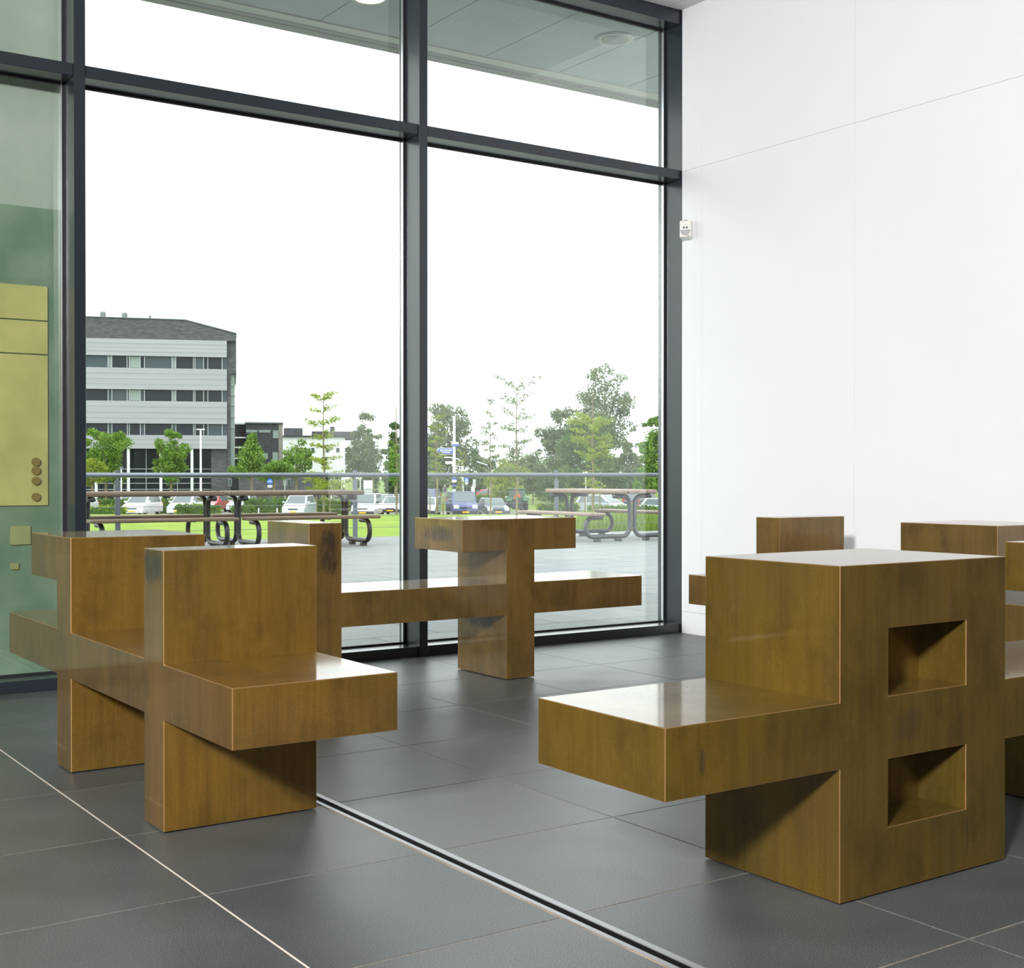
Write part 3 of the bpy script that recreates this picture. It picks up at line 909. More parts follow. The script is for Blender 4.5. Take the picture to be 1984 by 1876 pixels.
px_box(MB(), D3, 604, 690, 835, 850, 2, 11).build('penthouse', M['brick_dark'], g3)
px_box(MB(), D3, 640, 649, 825, 836, 3, 5).build('chimney', M['brick_black'], g3)
for u in (567, 578, 606, 634, 654):
    o = px_box(MB(), D3, u - 3, u + 3, 868, 876, -0.08, 0.1).build('window', M['brick_black'], g3)
    px_box(MB(), D3, u - 2.3, u + 2.3, 868.7, 875.3, -0.12, 0).build('pane', M['pane_mid'], o)
for u in (558, 600, 628):
    o = px_box(MB(), D3, u - 5, u + 5, 886, 902, -0.08, 0.1).build('window', M['brick_black'], g3)
    px_box(MB(), D3, u - 4, u + 4, 887, 901, -0.12, 0).build('pane', M['pane_dark'], o)
g4 = facade('low_brick_building', 'long low dark brick building behind the cycle path sign', 140.0, 540)
px_box(MB(), 140, 464, 622, 917, 982, 0, 10).build('wall', M['brick_dark'], g4)
px_box(MB(), 140, 463, 623, 915, 918, -0.2, 10.2).build('roof_edge', M['steel_grey'], g4)
for u in (448, 560):
    o = px_box(MB(), 140, u - 3, u + 3, 928, 942, -0.06, 0.1).build('window', M['mullion_pale'], g4)
    px_box(MB(), 140, u - 2.4, u + 2.4, 928.6, 941.4, -0.1, 0).build('pane', M['pane_mid'], o)

# ------------------------------------------------------------------ trees, hedges
def leaves(name, blobs, count, size, m, parent, seed=0, flat=1.0):
    """leaf quads scattered through the shells of ellipsoid blobs (centre, radii)"""
    rs = np.random.RandomState(seed)
    vol = np.array([b[1][0] * b[1][1] * b[1][2] for b in blobs]) ** 0.67
    idx = rs.choice(len(blobs), count, p=vol / vol.sum())
    C = np.array([b[0] for b in blobs])[idx]; Rr = np.array([b[1] for b in blobs])[idx]
    dr = rs.normal(size=(count, 3)); dr /= np.linalg.norm(dr, axis=1)[:, None]
    rad = (rs.uniform(0.25, 1.0, count) ** 0.55 * (1 + 0.30 * rs.uniform(0, 1, count) ** 4))[:, None]
    P = C + dr * Rr * rad
    a = rs.normal(size=(count, 3)); a[:, 2] *= flat; a /= np.linalg.norm(a, axis=1)[:, None]
    t = rs.normal(size=(count, 3)); b = np.cross(a, t); b /= np.linalg.norm(b, axis=1)[:, None]
    s = (size * rs.uniform(0.6, 1.3, count))[:, None]
    V = np.stack([P - a * s, P + b * s * 0.55, P + a * s, P - b * s * 0.55], axis=1).reshape(-1, 3)
    me = bpy.data.meshes.new(name)
    n = count
    me.vertices.add(4 * n); me.vertices.foreach_set('co', V.astype(np.float32).ravel())
    me.loops.add(4 * n); me.loops.foreach_set('vertex_index', np.arange(4 * n, dtype=np.int32))
    me.polygons.add(n)
    me.polygons.foreach_set('loop_start', np.arange(0, 4 * n, 4, dtype=np.int32))
    me.update(calc_edges=True)
    return obj(name, me, m, parent)

def tree(name, label, u, vtop, d, half, vcrown, m, n=3000, leaf=0.16, blobs=12, seed=1, group=None, trunk=0.12, shape='round'):
    """full crown: u, vtop and vcrown give crown axis, top and underside, half its half width in px"""
    rs = random.Random(seed)
    gz = ground(d)
    r = empty(name, W(lat(u, d), d, gz), BR)
    s = d / FOCAL_PX
    ht = hgt(vtop, d) - gz; hc = hgt(vcrown, d) - gz; R = half * s
    mid = (ht + hc) / 2; hh = (ht - hc) / 2
    bl = [((0, 0, mid - 0.1 * hh), (R * 0.58, R * 0.58, hh * 0.70))]
    blobs = int(blobs * 1.7)
    for k in range(blobs):
        t = rs.uniform(-0.9, 0.97)
        if shape == 'cone': w = max(0.12, (0.9 - t) / 1.75)
        elif shape == 'column': w = 0.8
        else: w = math.sqrt(max(0.05, 1 - (t * 0.92) ** 2))
        a = rs.uniform(0, 2 * math.pi); q = rs.uniform(0.35, 0.88) * w * R
        rr_ = R * rs.uniform(0.15, 0.34) * (0.6 + 0.4 * w)
        bl.append(((q * math.cos(a), q * math.sin(a), mid + t * hh * 0.86), (rr_, rr_, rr_ * rs.uniform(0.7, 1.0))))
    tb = MB()
    top = mid + 0.5 * hh
    tb.tube([(0, 0, -0.2), (0.03, 0, hc * 0.6), (0.0, 0.04, mid), (0, 0, top)], trunk, 7, radii=[trunk * 1.2, trunk, trunk * 0.7, trunk * 0.25])
    for k in range(min(8, blobs)):
        c = bl[1 + k][0]
        z0 = hc + (c[2] - hc) * 0.35
        tb.tube([(0, 0, max(z0, hc * 0.8)), (c[0] * 0.5, c[1] * 0.5, (z0 + c[2]) / 2), c], trunk * 0.35, 5, radii=[trunk * 0.5, trunk * 0.35, trunk * 0.12])
    tb.build('trunk', M['bark'], r)
    leaves('foliage', bl, int(n * 1.35), leaf * 0.62, m, r, seed)
    return tag(r, label, 'tree', group)

def sapling(name, label, u, vtop, d, m, whorls, seed=2, leafn=1400, leaf=0.13, lead=0.04, stake=False, group=None):
    """young tree: a straight leader with tiers of branches; whorls = (v, half width px, rise)"""
    rs = random.Random(seed)
    gz = ground(d); s = d / FOCAL_PX
    r = empty(name, W(lat(u, d), d, gz), BR)
    ht = hgt(vtop, d) - gz
    tb = MB()
    tb.tube([(0, 0, -0.2), (0.05, 0, ht * 0.3), (-0.02, 0, ht * 0.6), (0.02, 0, ht)], lead, 7, radii=[lead * 1.5, lead * 1.25, lead * 0.8, lead * 0.2])
    bl = []
    for v, hw, rise in whorls:
        z = hgt(v, d) - gz; Rw = hw * s
        nb = rs.randint(5, 7)
        for k in range(nb):
            a = 2 * math.pi * (k + rs.uniform(-.3, .3)) / nb
            L = Rw * rs.uniform(0.65, 1.05)
            zj = z + rs.uniform(-0.16, 0.16) * (1 + 0.6 * Rw)
            e = Vector((math.cos(a) * L, math.sin(a) * L, zj + (rise + rs.uniform(-0.12, 0.22)) * L))
            tb.tube([(0, 0, zj), (e.x * 0.5, e.y * 0.5, (zj + e.z) / 2 + 0.02), e], lead * 0.3, 5, radii=[lead * 0.45, lead * 0.28, lead * 0.1])
            for q in (0.45, 0.7, 0.95):
                rr_ = max(0.10, L * 0.24) * rs.uniform(0.55, 1.25)
                bl.append(((e.x * q, e.y * q, zj + (e.z - zj) * q), (rr_, rr_, rr_ * rs.uniform(0.4, 0.75))))
    tb.build('trunk', M['bark'], r)
    leaves('foliage', bl, int(leafn * 1.5), leaf * 0.68, m, r, seed, 0.5)
    if stake:
        for x in (-0.45, 0.45):
            MB().tube([(x, -0.1, -0.2), (x, -0.1, 1.35)], 0.045, 7).build('stake', M['bark'], r)
    return tag(r, label, 'tree', group)

MID = 'street trees in front of the buildings'
tree('street_tree', 'leafy green tree at far left in front of the office block', 205, 826, 118, 54, 942, M['leaf_mid'], 5600, 0.20, 16, 21, MID)
tree('yellow_shrub_tree', 'low yellow green shrub tree behind the left table', 178, 888, 113, 34, 945, M['leaf_yellow'], 1700, 0.17, 10, 22, MID)
tree('street_tree', 'slim green tree before the office block columns', 331, 829, 118, 38, 950, M['leaf_mid'], 4800, 0.19, 14, 23, MID, shape='round')
tree('street_tree', 'conical green tree between office block and brick house', 487, 838, 118, 43, 932, M['leaf_mid'], 4800, 0.19, 14, 24, MID, shape='cone')
tree('street_tree', 'loose green tree in front of the white house', 574, 840, 128, 35, 936, M['leaf_mid'], 2600, 0.19, 13, 25, MID)
tree('street_tree', 'low rounded green tree under the white house', 530, 892, 122, 40, 930, M['leaf_mid'], 2400, 0.19, 12, 26, MID)
tree('street_tree', 'yellow green tree just left of the middle mullion post', 722, 838, 134, 32, 935, M['leaf_grey'], 3000, 0.2, 13, 27, MID)
tree('street_tree', 'bright green tree half hidden by the middle mullion', 766, 862, 112, 24, 945, M['leaf_mid'], 2200, 0.18, 10, 28, MID)
BK = 'tall trees on the horizon'
tree('poplar_tree', 'pale wispy poplar tree left of the middle mullion', 702, 793, 190, 34, 940, M['leaf_grey'], 4200, 0.30, 16, 31, BK)
tree('background_tree', 'dark slim tree showing beside the middle mullion', 764, 812, 185, 30, 945, M['leaf_dark'], 3200, 0.3, 12, 32, BK)
tree('background_tree', 'dark rounded tree behind the white house end', 684, 838, 225, 26, 945, M['leaf_dark'], 2600, 0.3, 12, 33, BK)
tree('conifer_tree', 'broad dark conifer clump behind the direction sign', 862, 775, 190, 66, 955, M['leaf_grey'], 9000, 0.32, 26, 34, BK)
tree('background_tree', 'low dark tree right of the direction sign', 930, 868, 185, 36, 955, M['leaf_dark'], 3000, 0.28, 14, 35, BK)
tree('background_tree', 'mid green bushy tree at the middle of the right bay', 1010, 868, 165, 52, 955, M['leaf_grey'], 4200, 0.26, 18, 36, BK)
tree('background_tree', 'tall rounded tree left of the highest tree', 1085, 782, 180, 50, 955, M['leaf_grey'], 6500, 0.30, 22, 37, BK)
tree('background_tree', 'highest tree with loose crown behind the right table', 1172, 698, 175, 72, 890, M['leaf_grey'], 6500, 0.30, 26, 38, BK, trunk=0.25)
tree('background_tree', 'wide dense dark tree under the highest tree', 1140, 808, 162, 80, 965, M['leaf_dark'], 11000, 0.28, 30, 39, BK)
tree('background_tree', 'dense green tree beside the right window frame', 1266, 796, 136, 34, 968, M['leaf_mid'], 6000, 0.26, 20, 40, BK)
tree('background_tree', 'olive green tree right of the low dark tree', 1222, 850, 150, 34, 968, M['leaf_grey'], 5000, 0.26, 20, 41, BK)
for k, (u, vt, hw) in enumerate(((640, 890, 50), (800, 880, 60), (1060, 880, 70), (1330, 800, 70))):
    tree('background_tree', ['low tree line behind the white house trees', 'low tree hidden behind the middle mullion', 'low dark trees filling the gap at the right bay', 'dark tree hidden behind the white wall'][k],
         u, vt, 232, hw, 958, M['leaf_dark'], 4200, 0.32, 18, 50 + k, BK)
YG_ = 'young staked trees on the lawn edge'
sapling('young_tree', 'young layered tree left of the mullion with bare leader', 627, 735, 88, M['leaf_yellow'],
        [(775, 34, 0.35), (800, 22, 0.3), (822, 38, 0.2), (845, 30, 0.15), (866, 26, 0.1), (893, 34, 0.1), (914, 40, 0.05), (936, 44, 0.0), (946, 48, 0.0)], 61, 1900, 0.13, 0.06, True, YG_)
sapling('young_tree', 'thin young tree with bare top touching the middle mullion', 768, 735, 90, M['leaf_leaf'] if 'leaf_leaf' in M else M['leaf_mid'],
        [(868, 14, 0.3), (888, 16, 0.2), (910, 18, 0.1), (932, 20, 0.1)], 62, 700, 0.13, 0.05, False, YG_)
sapling('young_tree', 'young sparse tree in the middle of the right bay', 1001, 730, 84, M['leaf_grey'],
        [(762, 40, 0.75), (785, 34, 0.6), (812, 38, 0.5), (838, 32, 0.4), (866, 30, 0.25), (892, 36, 0.15), (915, 42, 0.1)], 63, 1300, 0.11, 0.055, False, YG_)
sapling('young_tree', 'small sparse young tree left of its taller neighbour', 950, 772, 92, M['leaf_grey'],
        [(782, 8, 0.8), (806, 12, 0.5), (828, 20, 0.3), (848, 22, 0.2), (868, 28, 0.1), (892, 26, 0.1), (915, 30, 0.0)], 64, 1000, 0.11, 0.045, False, YG_)
sapling('young_tree', 'young yellow green layered tree behind the right table', 1148, 760, 80, M['leaf_yellow'],
        [(820, 44, 0.25), (848, 50, 0.15), (866, 46, 0.12), (888, 40, 0.1), (908, 22, 0.05), (934, 24, 0.0), (946, 26, 0.0)], 65, 2000, 0.12, 0.07, True, YG_)
sapling('young_tree', 'young yellow green tree beside the blue direction sign', 846, 800, 90, M['leaf_yellow'],
        [(815, 16, 0.4), (836, 22, 0.3), (858, 18, 0.2), (880, 22, 0.1), (902, 20, 0.1), (916, 18, 0.0)], 66, 900, 0.12, 0.05, True, YG_)
sapling('young_tree', 'slim leafy young tree left of the crossing sign', 893, 868, 104, M['leaf_yellow'],
        [(880, 8, 0.5), (900, 11, 0.3), (920, 12, 0.2), (940, 12, 0.1), (955, 12, 0.1)], 67, 520, 0.12, 0.05, False, YG_)
tree('willow_bush', 'rounded yellow green bush behind the tractor', 985, 888, 112, 46, 985, M['leaf_yellow'], 3600, 0.18, 16, 68, MID)
tree('willow_bush', 'low dark bush right of the tractor', 1075, 905, 116, 48, 990, M['leaf_dark'], 3200, 0.18, 14, 69, MID)

SHR = 'undergrowth between the car park and the tall trees'
for k, (u, vt, hw, d, mm, lab) in enumerate((
        (838, 900, 34, 152, 'leaf_grey', 'undergrowth shrub below the conifer clump'),
        (908, 912, 34, 156, 'leaf_dark', 'dark undergrowth shrub behind the crossing sign'),
        (972, 905, 30, 158, 'leaf_mid', 'undergrowth shrub left behind the rounded bush'),
        (1032, 898, 36, 140, 'leaf_grey', 'grey green undergrowth shrub behind the tractor cab'),
        (1112, 900, 40, 136, 'leaf_dark', 'dark undergrowth shrub left of the silver people carrier'),
        (1186, 896, 40, 138, 'leaf_dark', 'dark undergrowth shrub above the silver people carrier'),
        (1246, 905, 30, 128, 'leaf_mid', 'green undergrowth shrub above the dark estate car'),
        (640, 915, 30, 158, 'leaf_dark', 'undergrowth shrub right of the low brick building'),
        (716, 908, 32, 166, 'leaf_grey', 'undergrowth shrub behind the notice board'),
        (764, 916, 26, 158, 'leaf_dark', 'undergrowth shrub behind the middle mullion'))):
    tree('shrub', lab, u, vt, d, hw, 966, M[mm], 2300, 0.24, 12, 90 + k, SHR, trunk=0.08)

for k, (u, vt, hw, lab) in enumerate(((1400, 770, 80, 'broad tree beyond the white wall, first from the frame'), (1560, 800, 70, 'broad tree beyond the white wall, second from the frame'),
                                      (1730, 780, 80, 'broad tree beyond the white wall, third from the frame'), (1920, 800, 80, 'broad tree beyond the white wall, farthest right'))):
    tree('background_tree', lab, u, vt, 165, hw, 960, M['leaf_dark' if k % 2 else 'leaf_grey'], 5000, 0.30, 20, 120 + k, BK)

def hedge(label, u0, u1, v0, v1, d, depth=1.0, m='leaf_hedge', seed=0, cut=True):
    gz = ground(d) if d > 92 else hgt(v1, d) - 0.2
    x0, x1 = lat(u0, d), lat(u1, d); zt_ = hgt(v0, d) - gz
    xm = (x0 + x1) / 2
    r = empty('hedge', W(xm, d, gz), BR)
    hw = (x1 - x0) / 2
    MB().box(-hw + 0.12, hw - 0.12, 0.12, depth - 0.12, 0, zt_ - 0.10).build('hedge_core', M['leaf_dark'], r, bevel=0.05)
    bl = []
    n = max(2, int((x1 - x0) / 0.5))
    rs = random.Random(seed)
    for k in range(n):
        for z in ((0.3, 0.75) if zt_ > 0.9 else (0.5,)):
            bl.append(((-hw + (k + 0.5) * 2 * hw / n, depth / 2, zt_ * z), (0.36, depth * 0.52, zt_ * (0.27 if zt_ > 0.9 else 0.5) * (1 if cut else rs.uniform(.7, 1.4)))))
    leaves('hedge_leaves', bl, int(260 * n), 0.10, M[m], r, seed)
    return tag(r, label, 'hedge', 'hedges of the car park')
hedge('long clipped hedge behind the white minivan at far left', 100, 262, 966, 990, 107, 1.0, 'leaf_hedge', 71)
hedge('clipped hedge between the two pale cars at left', 296, 345, 966, 990, 107, 1.0, 'leaf_hedge', 72)
hedge('leafy low hedge in front of the pale car at left', 338, 424, 977, 998, 97, 1.0, 'leaf_hedge', 73, False)
hedge('clipped hedge in front of the pale blue car', 446, 489, 978, 997, 97, 1.0, 'leaf_hedge', 74)
hedge('boxy hedge between two white posts', 503, 540, 970, 996, 99, 1.2, 'leaf_hedge', 75)
hedge('hedge stretch behind the boxy hedge', 470, 562, 965, 990, 107, 1.0, 'leaf_hedge', 76)
hedge('hedge stretch behind the young staked tree', 603, 676, 967, 992, 107, 1.0, 'leaf_hedge', 77)
hedge('ragged weeds hedge at far left under the railing', 130, 240, 981, 1000, 92.5, 1.0, 'leaf_yellow', 78, False)
hedge('yellow green shrubs in front of the silver people carrier', 1040, 1122, 974, 996, 95, 1.2, 'leaf_yellow', 79, False)
hedge('low yellow green shrubs right of the silver people carrier', 1140, 1300, 980, 998, 94, 1.2, 'leaf_hedge', 80, False)
hedge('distant shrubs around the red cars', 900, 975, 958, 972, 140, 1.5, 'leaf_hedge', 81, False)
for u, lab in ((501, 'short white bollard left of the boxy hedge'), (537, 'short white bollard right of the boxy hedge')):
    p = at(u, 996, 96); z0 = ground(96)
    o = MB().lathe([(0.05, -0.05), (0.05, 0.72), (0.03, 0.76)], 12).build('bollard', M['pole_white'])
    o.location = (p.x, p.y, z0 + 0.0)
    tag(o, lab, 'bollard', 'white bollards by the boxy hedge')

# ------------------------------------------------------------------ cars
def wheel(r, x, y, rad, w):
    t = MB().lathe([(rad * 0.62, -w / 2), (rad * 0.93, -w / 2), (rad, -w / 2 + 0.03), (rad, w / 2 - 0.03), (rad * 0.93, w / 2), (rad * 0.62, w / 2)], 18, 'x').build('wheel', M['tyre'], r)
    t.location = (x, y, rad)
    MB().lathe([(rad * 0.3, -w / 2 - 0.012), (rad * 0.64, -w / 2 - 0.004), (rad * 0.64, w / 2 + 0.004), (rad * 0.3, w / 2 + 0.012)], 14, 'x').build('hub', M['hub'], t)

def car(label, u, d, rot, kind, color, group='cars in the car park', bumper=None, dz=0.0):
    """front towards local -y"""
    K = {'hatch': dict(L=3.95, W=1.70, H=1.46, belt=0.92, hood=0.78, ws=0.95, wt=1.75, rt=0.55, rb=0.12, nose=0.60),
         'mpv':   dict(L=4.20, W=1.74, H=1.62, belt=1.00, hood=0.86, ws=0.72, wt=1.62, rt=0.45, rb=0.10, nose=0.66),
         'sedan': dict(L=4.40, W=1.74, H=1.42, belt=0.90, hood=0.80, ws=1.20, wt=1.95, rt=0.95, rb=0.35, nose=0.62),
         'estate': dict(L=4.60, W=1.76, H=1.48, belt=0.92, hood=0.80, ws=1.25, wt=2.0, rt=0.42, rb=0.12, nose=0.62),
         'van':   dict(L=4.80, W=1.88, H=1.92, belt=1.12, hood=0.98, ws=0.62, wt=1.25, rt=0.12, rb=0.05, nose=0.78),
         'microvan': dict(L=4.10, W=1.72, H=1.80, belt=1.04, hood=0.92, ws=0.80, wt=1.45, rt=0.12, rb=0.05, nose=0.74)}[kind]
    L, Wd, H = K['L'], K['W'], K['H']
    p = W(lat(u, d), d, -2.3 + dz)
    r = empty('car' if kind not in ('van', 'microvan') else 'van', p, BR + rot)
    f = -L / 2; k = L / 2; w = Wd / 2
    c = M[color]
    bp = M[bumper] if bumper else c
    MB().prism([(f + 0.05, 0.24), (f, 0.42), (f + 0.02, K['nose']), (f + 0.22, K['hood'] - 0.04), (f + K['ws'], K['belt']), (k - K['rb'], K['belt'] + 0.04), (k, K['belt'] - 0.12), (k, 0.42), (k - 0.08, 0.26)],
               -w, w, 'yz').build('body', c, r, bevel=0.05, segs=2)
    # cabin: tapered towards the roof
    yb0, yt0, yt1, yb1 = f + K['ws'], f + K['wt'], k - K['rt'], k - K['rb']
    zb, zt_ = K['belt'] - 0.02, H
    tw = w * 0.80 if kind not in ('van', 'microvan') else w * 0.88
    bw = w * 0.97
    v = [(-bw, yb0, zb), (bw, yb0, zb), (bw, yb1, zb), (-bw, yb1, zb), (-tw, yt0, zt_), (tw, yt0, zt_), (tw, yt1, zt_), (-tw, yt1, zt_)]
    MB().add(v, [(3, 2, 1, 0), (4, 5, 6, 7), (0, 1, 5, 4), (2, 3, 7, 6), (1, 2, 6, 5), (3, 0, 4, 7)]).build('cabin', c, r, bevel=0.05, segs=2)
    def glass_on(i0, i1, i2, i3, name, a=0.09, off=0.012):
        q = [Vector(v[i]) for i in (i0, i1, i2, i3)]
        cc = sum(q, Vector()) / 4
        n = (q[1] - q[0]).cross(q[3] - q[0]).normalized()
        if n.dot(cc - Vector((0, (yb0 + yb1) / 2, (zb + zt_) / 2))) < 0: n = -n
        ins = [cc + (x - cc) * (1 - 2 * a * 0.9) for x in q]
        lo = [x - n * 0.01 for x in ins]; hi = [x + n * off for x in ins]
        MB().add(lo + hi, [(0, 1, 2, 3), (4, 5, 6, 7), (0, 1, 5, 4), (1, 2, 6, 5), (2, 3, 7, 6), (3, 0, 4, 7)]).build(name, M['car_glass'], r)
    glass_on(0, 1, 5, 4, 'windshield', 0.07)
    glass_on(2, 3, 7, 6, 'rear_window', 0.12)
    glass_on(1, 2, 6, 5, 'side_window', 0.10)
    glass_on(3, 0, 4, 7, 'side_window', 0.10)
    MB().box(-w * 0.99, w * 0.99, f - 0.05, f + 0.25, 0.24, 0.50).build('bumper', bp, r, bevel=0.05, segs=2)
    MB().box(-w * 0.99, w * 0.99, k - 0.25, k + 0.05, 0.28, 0.56).build('bumper', bp, r, bevel=0.05, segs=2)
    MB().box(-w * 0.42, w * 0.42, f - 0.015, f + 0.1, K['nose'] - 0.12, K['nose'] - 0.02).build('grille', M['bumper'], r)
    MB().box(-0.26, 0.26, f - 0.075, f - 0.04, 0.33, 0.44).build('licence_plate', M['plate'], r)
    MB().box(-0.26, 0.26, k + 0.04, k + 0.075, 0.60, 0.71).build('licence_plate', M['plate'], r)
    for s in (-1, 1):
        MB().prism([(f - 0.02, K['nose'] - 0.12), (f - 0.02, K['nose'] + 0.03), (f + 0.20, K['hood'] - 0.06), (f + 0.28, K['hood'] - 0.10), (f + 0.2, K['nose'] - 0.1)],
                   s * w * 0.55, s * w * 0.97, 'yz').build('headlight', M['headlight'], r)
        MB().box(s * w * 0.93 - 0.06, s * w * 0.93 + 0.06, k - 0.06, k + 0.02, 0.70, K['belt'] + (0.32 if kind in ('estate', 'van') else 0.02)).build('taillight', M['taillight'], r)
        MB().box(s * (w + 0.10) - 0.10, s * (w + 0.10) + 0.10, yb0 + 0.25, yb0 + 0.36, zb + 0.06, zb + 0.20).build('mirror', M['bumper'] if bumper else c, r, bevel=0.03)
        for y in (f + 0.78, k - 0.78):
            wheel(r, s * (w - 0.11), y, 0.30 if H < 1.7 else 0.33, 0.20)
    return tag(r, label, 'van' if kind in ('van', 'microvan') else 'car', group)
Rd = math.radians
car('white people carrier behind the left table, nearest the left mullion', 276, 103, Rd(-6), 'mpv', 'car_white')
car('pale car behind the leafy low hedge at left', 362, 103, Rd(-6), 'mpv', 'car_white')
car('silver car behind the pale car at left', 356, 113, Rd(-6), 'mpv', 'car_silver')
car('white car tail showing left of the white people carrier', 252, 113, Rd(-8), 'hatch', 'car_white')
car('red car behind the table posts', 412, 112, Rd(-8), 'hatch', 'car_red')
car('pale blue car behind the clipped hedge', 470, 112, Rd(-5), 'hatch', 'car_ice')
car('white car at left edge beside the mullion', 150, 104, Rd(-6), 'mpv', 'car_white')
car('ice white people carrier in front of the young staked tree', 580, 101, Rd(-4), 'mpv', 'car_ice')
car('dark car tail beside the table end', 664, 116, Rd(-60), 'hatch', 'car_dark')
car('white van with grey bumper behind the table end', 711, 99, Rd(-3), 'microvan', 'car_white', bumper='bumper')
car('silver car parked right of the white van', 754, 115, Rd(-25), 'estate', 'car_silver')
car('white hatchback cut by the middle mullion', 764, 105, Rd(-5), 'hatch', 'car_white', bumper='bumper')
car('violet blue van just right of the middle mullion', 828, 118, Rd(-4), 'van', 'car_violet')
car('white small car just right of the middle mullion', 828, 101, Rd(-4), 'hatch', 'car_ice', bumper='bumper')
car('navy blue van in the middle of the car park', 894, 101, Rd(10), 'van', 'car_blue', bumper='bumper')
car('dark grey car between navy van and tractor', 955, 101, Rd(12), 'sedan', 'car_dark')
car('silver people carrier seen from its side behind the right table', 1166, 104, Rd(52), 'mpv', 'car_silver')
car('dark estate car with red tail light beside the right window frame', 1250, 120, Rd(140), 'estate', 'car_dark')
car('pale car cut by the right window frame', 1292, 98, Rd(60), 'hatch', 'car_ice')
car('distant red car left of the pair', 938, 168, Rd(60), 'hatch', 'car_red', 'distant red cars')
car('distant red car right of the pair', 957, 154, Rd(75), 'hatch', 'car_red', 'distant red cars')

# tractor seen from behind
p = W(lat(1000, 105), 105, -2.3)
t = empty('tractor', p, BR + Rd(6))
MB().box(-0.45, 0.45, -0.9, 2.2, 0.55, 1.25).build('engine_hood', M['tractor_green'], t, bevel=0.06)
MB().box(-0.42, 0.42, -0.98, -0.88, 0.45, 1.30).build('rear_plate', M['bumper'], t, bevel=0.02)
for s in (-1, 1):
    MB().prism([(-1.0, 1.10), (-0.9, 1.42), (-0.2, 1.50), (0.5, 1.30), (0.6, 1.0), (0.4, 1.18), (-0.2, 1.36), (-0.8, 1.28)], s * 0.45, s * 0.92, 'yz').build('fender', M['tractor_green'], t)
    wheel(t, s * 0.72, -0.2, 0.62, 0.34)
    wheel(t, s * 0.62, 1.75, 0.40, 0.25)
    for y in (-0.75, 0.65):
        MB().tube([(s * 0.62, y, 1.3), (s * 0.56, y * 0.92, 2.05)], 0.05, 6).build('cab_post', M['tractor_green'], t)
MB().box(-0.66, 0.66, -0.85, 0.72, 2.03, 2.14).build('cab_roof', M['tractor_green'], t, bevel=0.04)
MB().box(-0.54, 0.54, -0.72, -0.69, 1.35, 2.03).build('cab_window', M['car_glass'], t)
MB().prism([(-0.26, 1.42), (0.26, 1.42), (0.0, 1.92)], -1.0, -0.97, 'xz').build('warning_triangle', M['orange'], t)
MB().box(-0.30, -0.18, -0.94, -0.90, 1.30, 1.40).build('licence_plate', M['plate'], t)
tag(t, 'green tractor seen from behind with orange warning triangle', 'tractor')

# ------------------------------------------------------------------ people far away, walking
def person(label, u, d, top, bottom, facing, gz=-2.3):
    r = empty('person', W(lat(u, d), d, gz), BR + facing)
    def skin(name, chain, m):
        """chain: list of limbs, each a list of (point, radius)"""
        me = bpy.data.meshes.new(name)
        vs, es, rad, key = [], [], [], {}
        for limb in chain:
            prev = None
            for pt, rr_ in limb:
                if pt not in key:
                    key[pt] = len(vs); vs.append(pt); rad.append(rr_)
                if prev is not None: es.append((prev, key[pt]))
                prev = key[pt]
        me.from_pydata(vs, es, [])
        o = obj(name, me, m, r)
        md = o.modifiers.new('skin', 'SKIN')
        for k, sv in enumerate(me.skin_vertices[0].data): sv.radius = (rad[k], rad[k])
        me.skin_vertices[0].data[0].use_root = True
        o.modifiers.new('sub', 'SUBSURF').levels = 1
        o.modifiers['sub'].render_levels = 1
        return o
    pel = (0, 0, 0.95); ch = (0, 0, 1.32); nk = (0, 0, 1.50)
    skin('body', [[(pel, 0.145), (ch, 0.165), (nk, 0.06), ((0, -0.01, 1.60), 0.095), ((0, -0.01, 1.72), 0.075)],
                  [(ch, 0.165), ((-0.20, 0, 1.40), 0.062), ((-0.26, 0.03, 1.12), 0.048), ((-0.25, -0.08, 0.88), 0.038), ((-0.25, -0.10, 0.78), 0.036)],
                  [(ch, 0.165), ((0.20, 0, 1.40), 0.062), ((0.26, -0.03, 1.12), 0.048), ((0.25, -0.14, 0.90), 0.038), ((0.25, -0.17, 0.80), 0.036)],
                  [(pel, 0.145), ((-0.10, 0, 0.86), 0.092), ((-0.11, -0.12, 0.48), 0.066), ((-0.11, 0.02, 0.08), 0.044), ((-0.11, -0.14, 0.04), 0.04)],
                  [(pel, 0.145), ((0.10, 0, 0.86), 0.092), ((0.11, 0.05, 0.48), 0.066), ((0.11, 0.22, 0.10), 0.044), ((0.11, 0.10, 0.04), 0.04)]], bottom)
    MB().lathe([(0.15, 0.95), (0.19, 1.0), (0.205, 1.25), (0.19, 1.42), (0.10, 1.50)], 14).build('jacket', top, r, smooth=True)
    MB().lathe([(0.03, 1.50), (0.085, 1.56), (0.10, 1.64), (0.08, 1.72), (0.02, 1.76)], 12).build('head', M['skin'], r, smooth=True)
    MB().lathe([(0.105, 1.66), (0.085, 1.74), (0.02, 1.785)], 12).build('hair', M['hair'], r, smooth=True)
    return tag(r, label, 'person', 'walkers beyond the car park')
M['skin'] = mat('skin', (0.55, 0.36, 0.27), 0.6)
M['hair'] = mat('hair', (0.30, 0.27, 0.22), 0.8)
M['cloth_dark'] = mat('dark_cloth', (0.07, 0.07, 0.09), 0.9)
M['cloth_grey'] = mat('grey_cloth', (0.30, 0.29, 0.29), 0.9)
M['cloth_white'] = mat('white_cloth', (0.75, 0.74, 0.76), 0.9)
person('person in dark jacket walking left of the navy van', 862, 146, M['cloth_dark'], M['cloth_grey'], Rd(40), -1.95)
person('person in white walking right of the navy van', 916, 150, M['cloth_white'], M['cloth_white'], Rd(-60), -1.95)

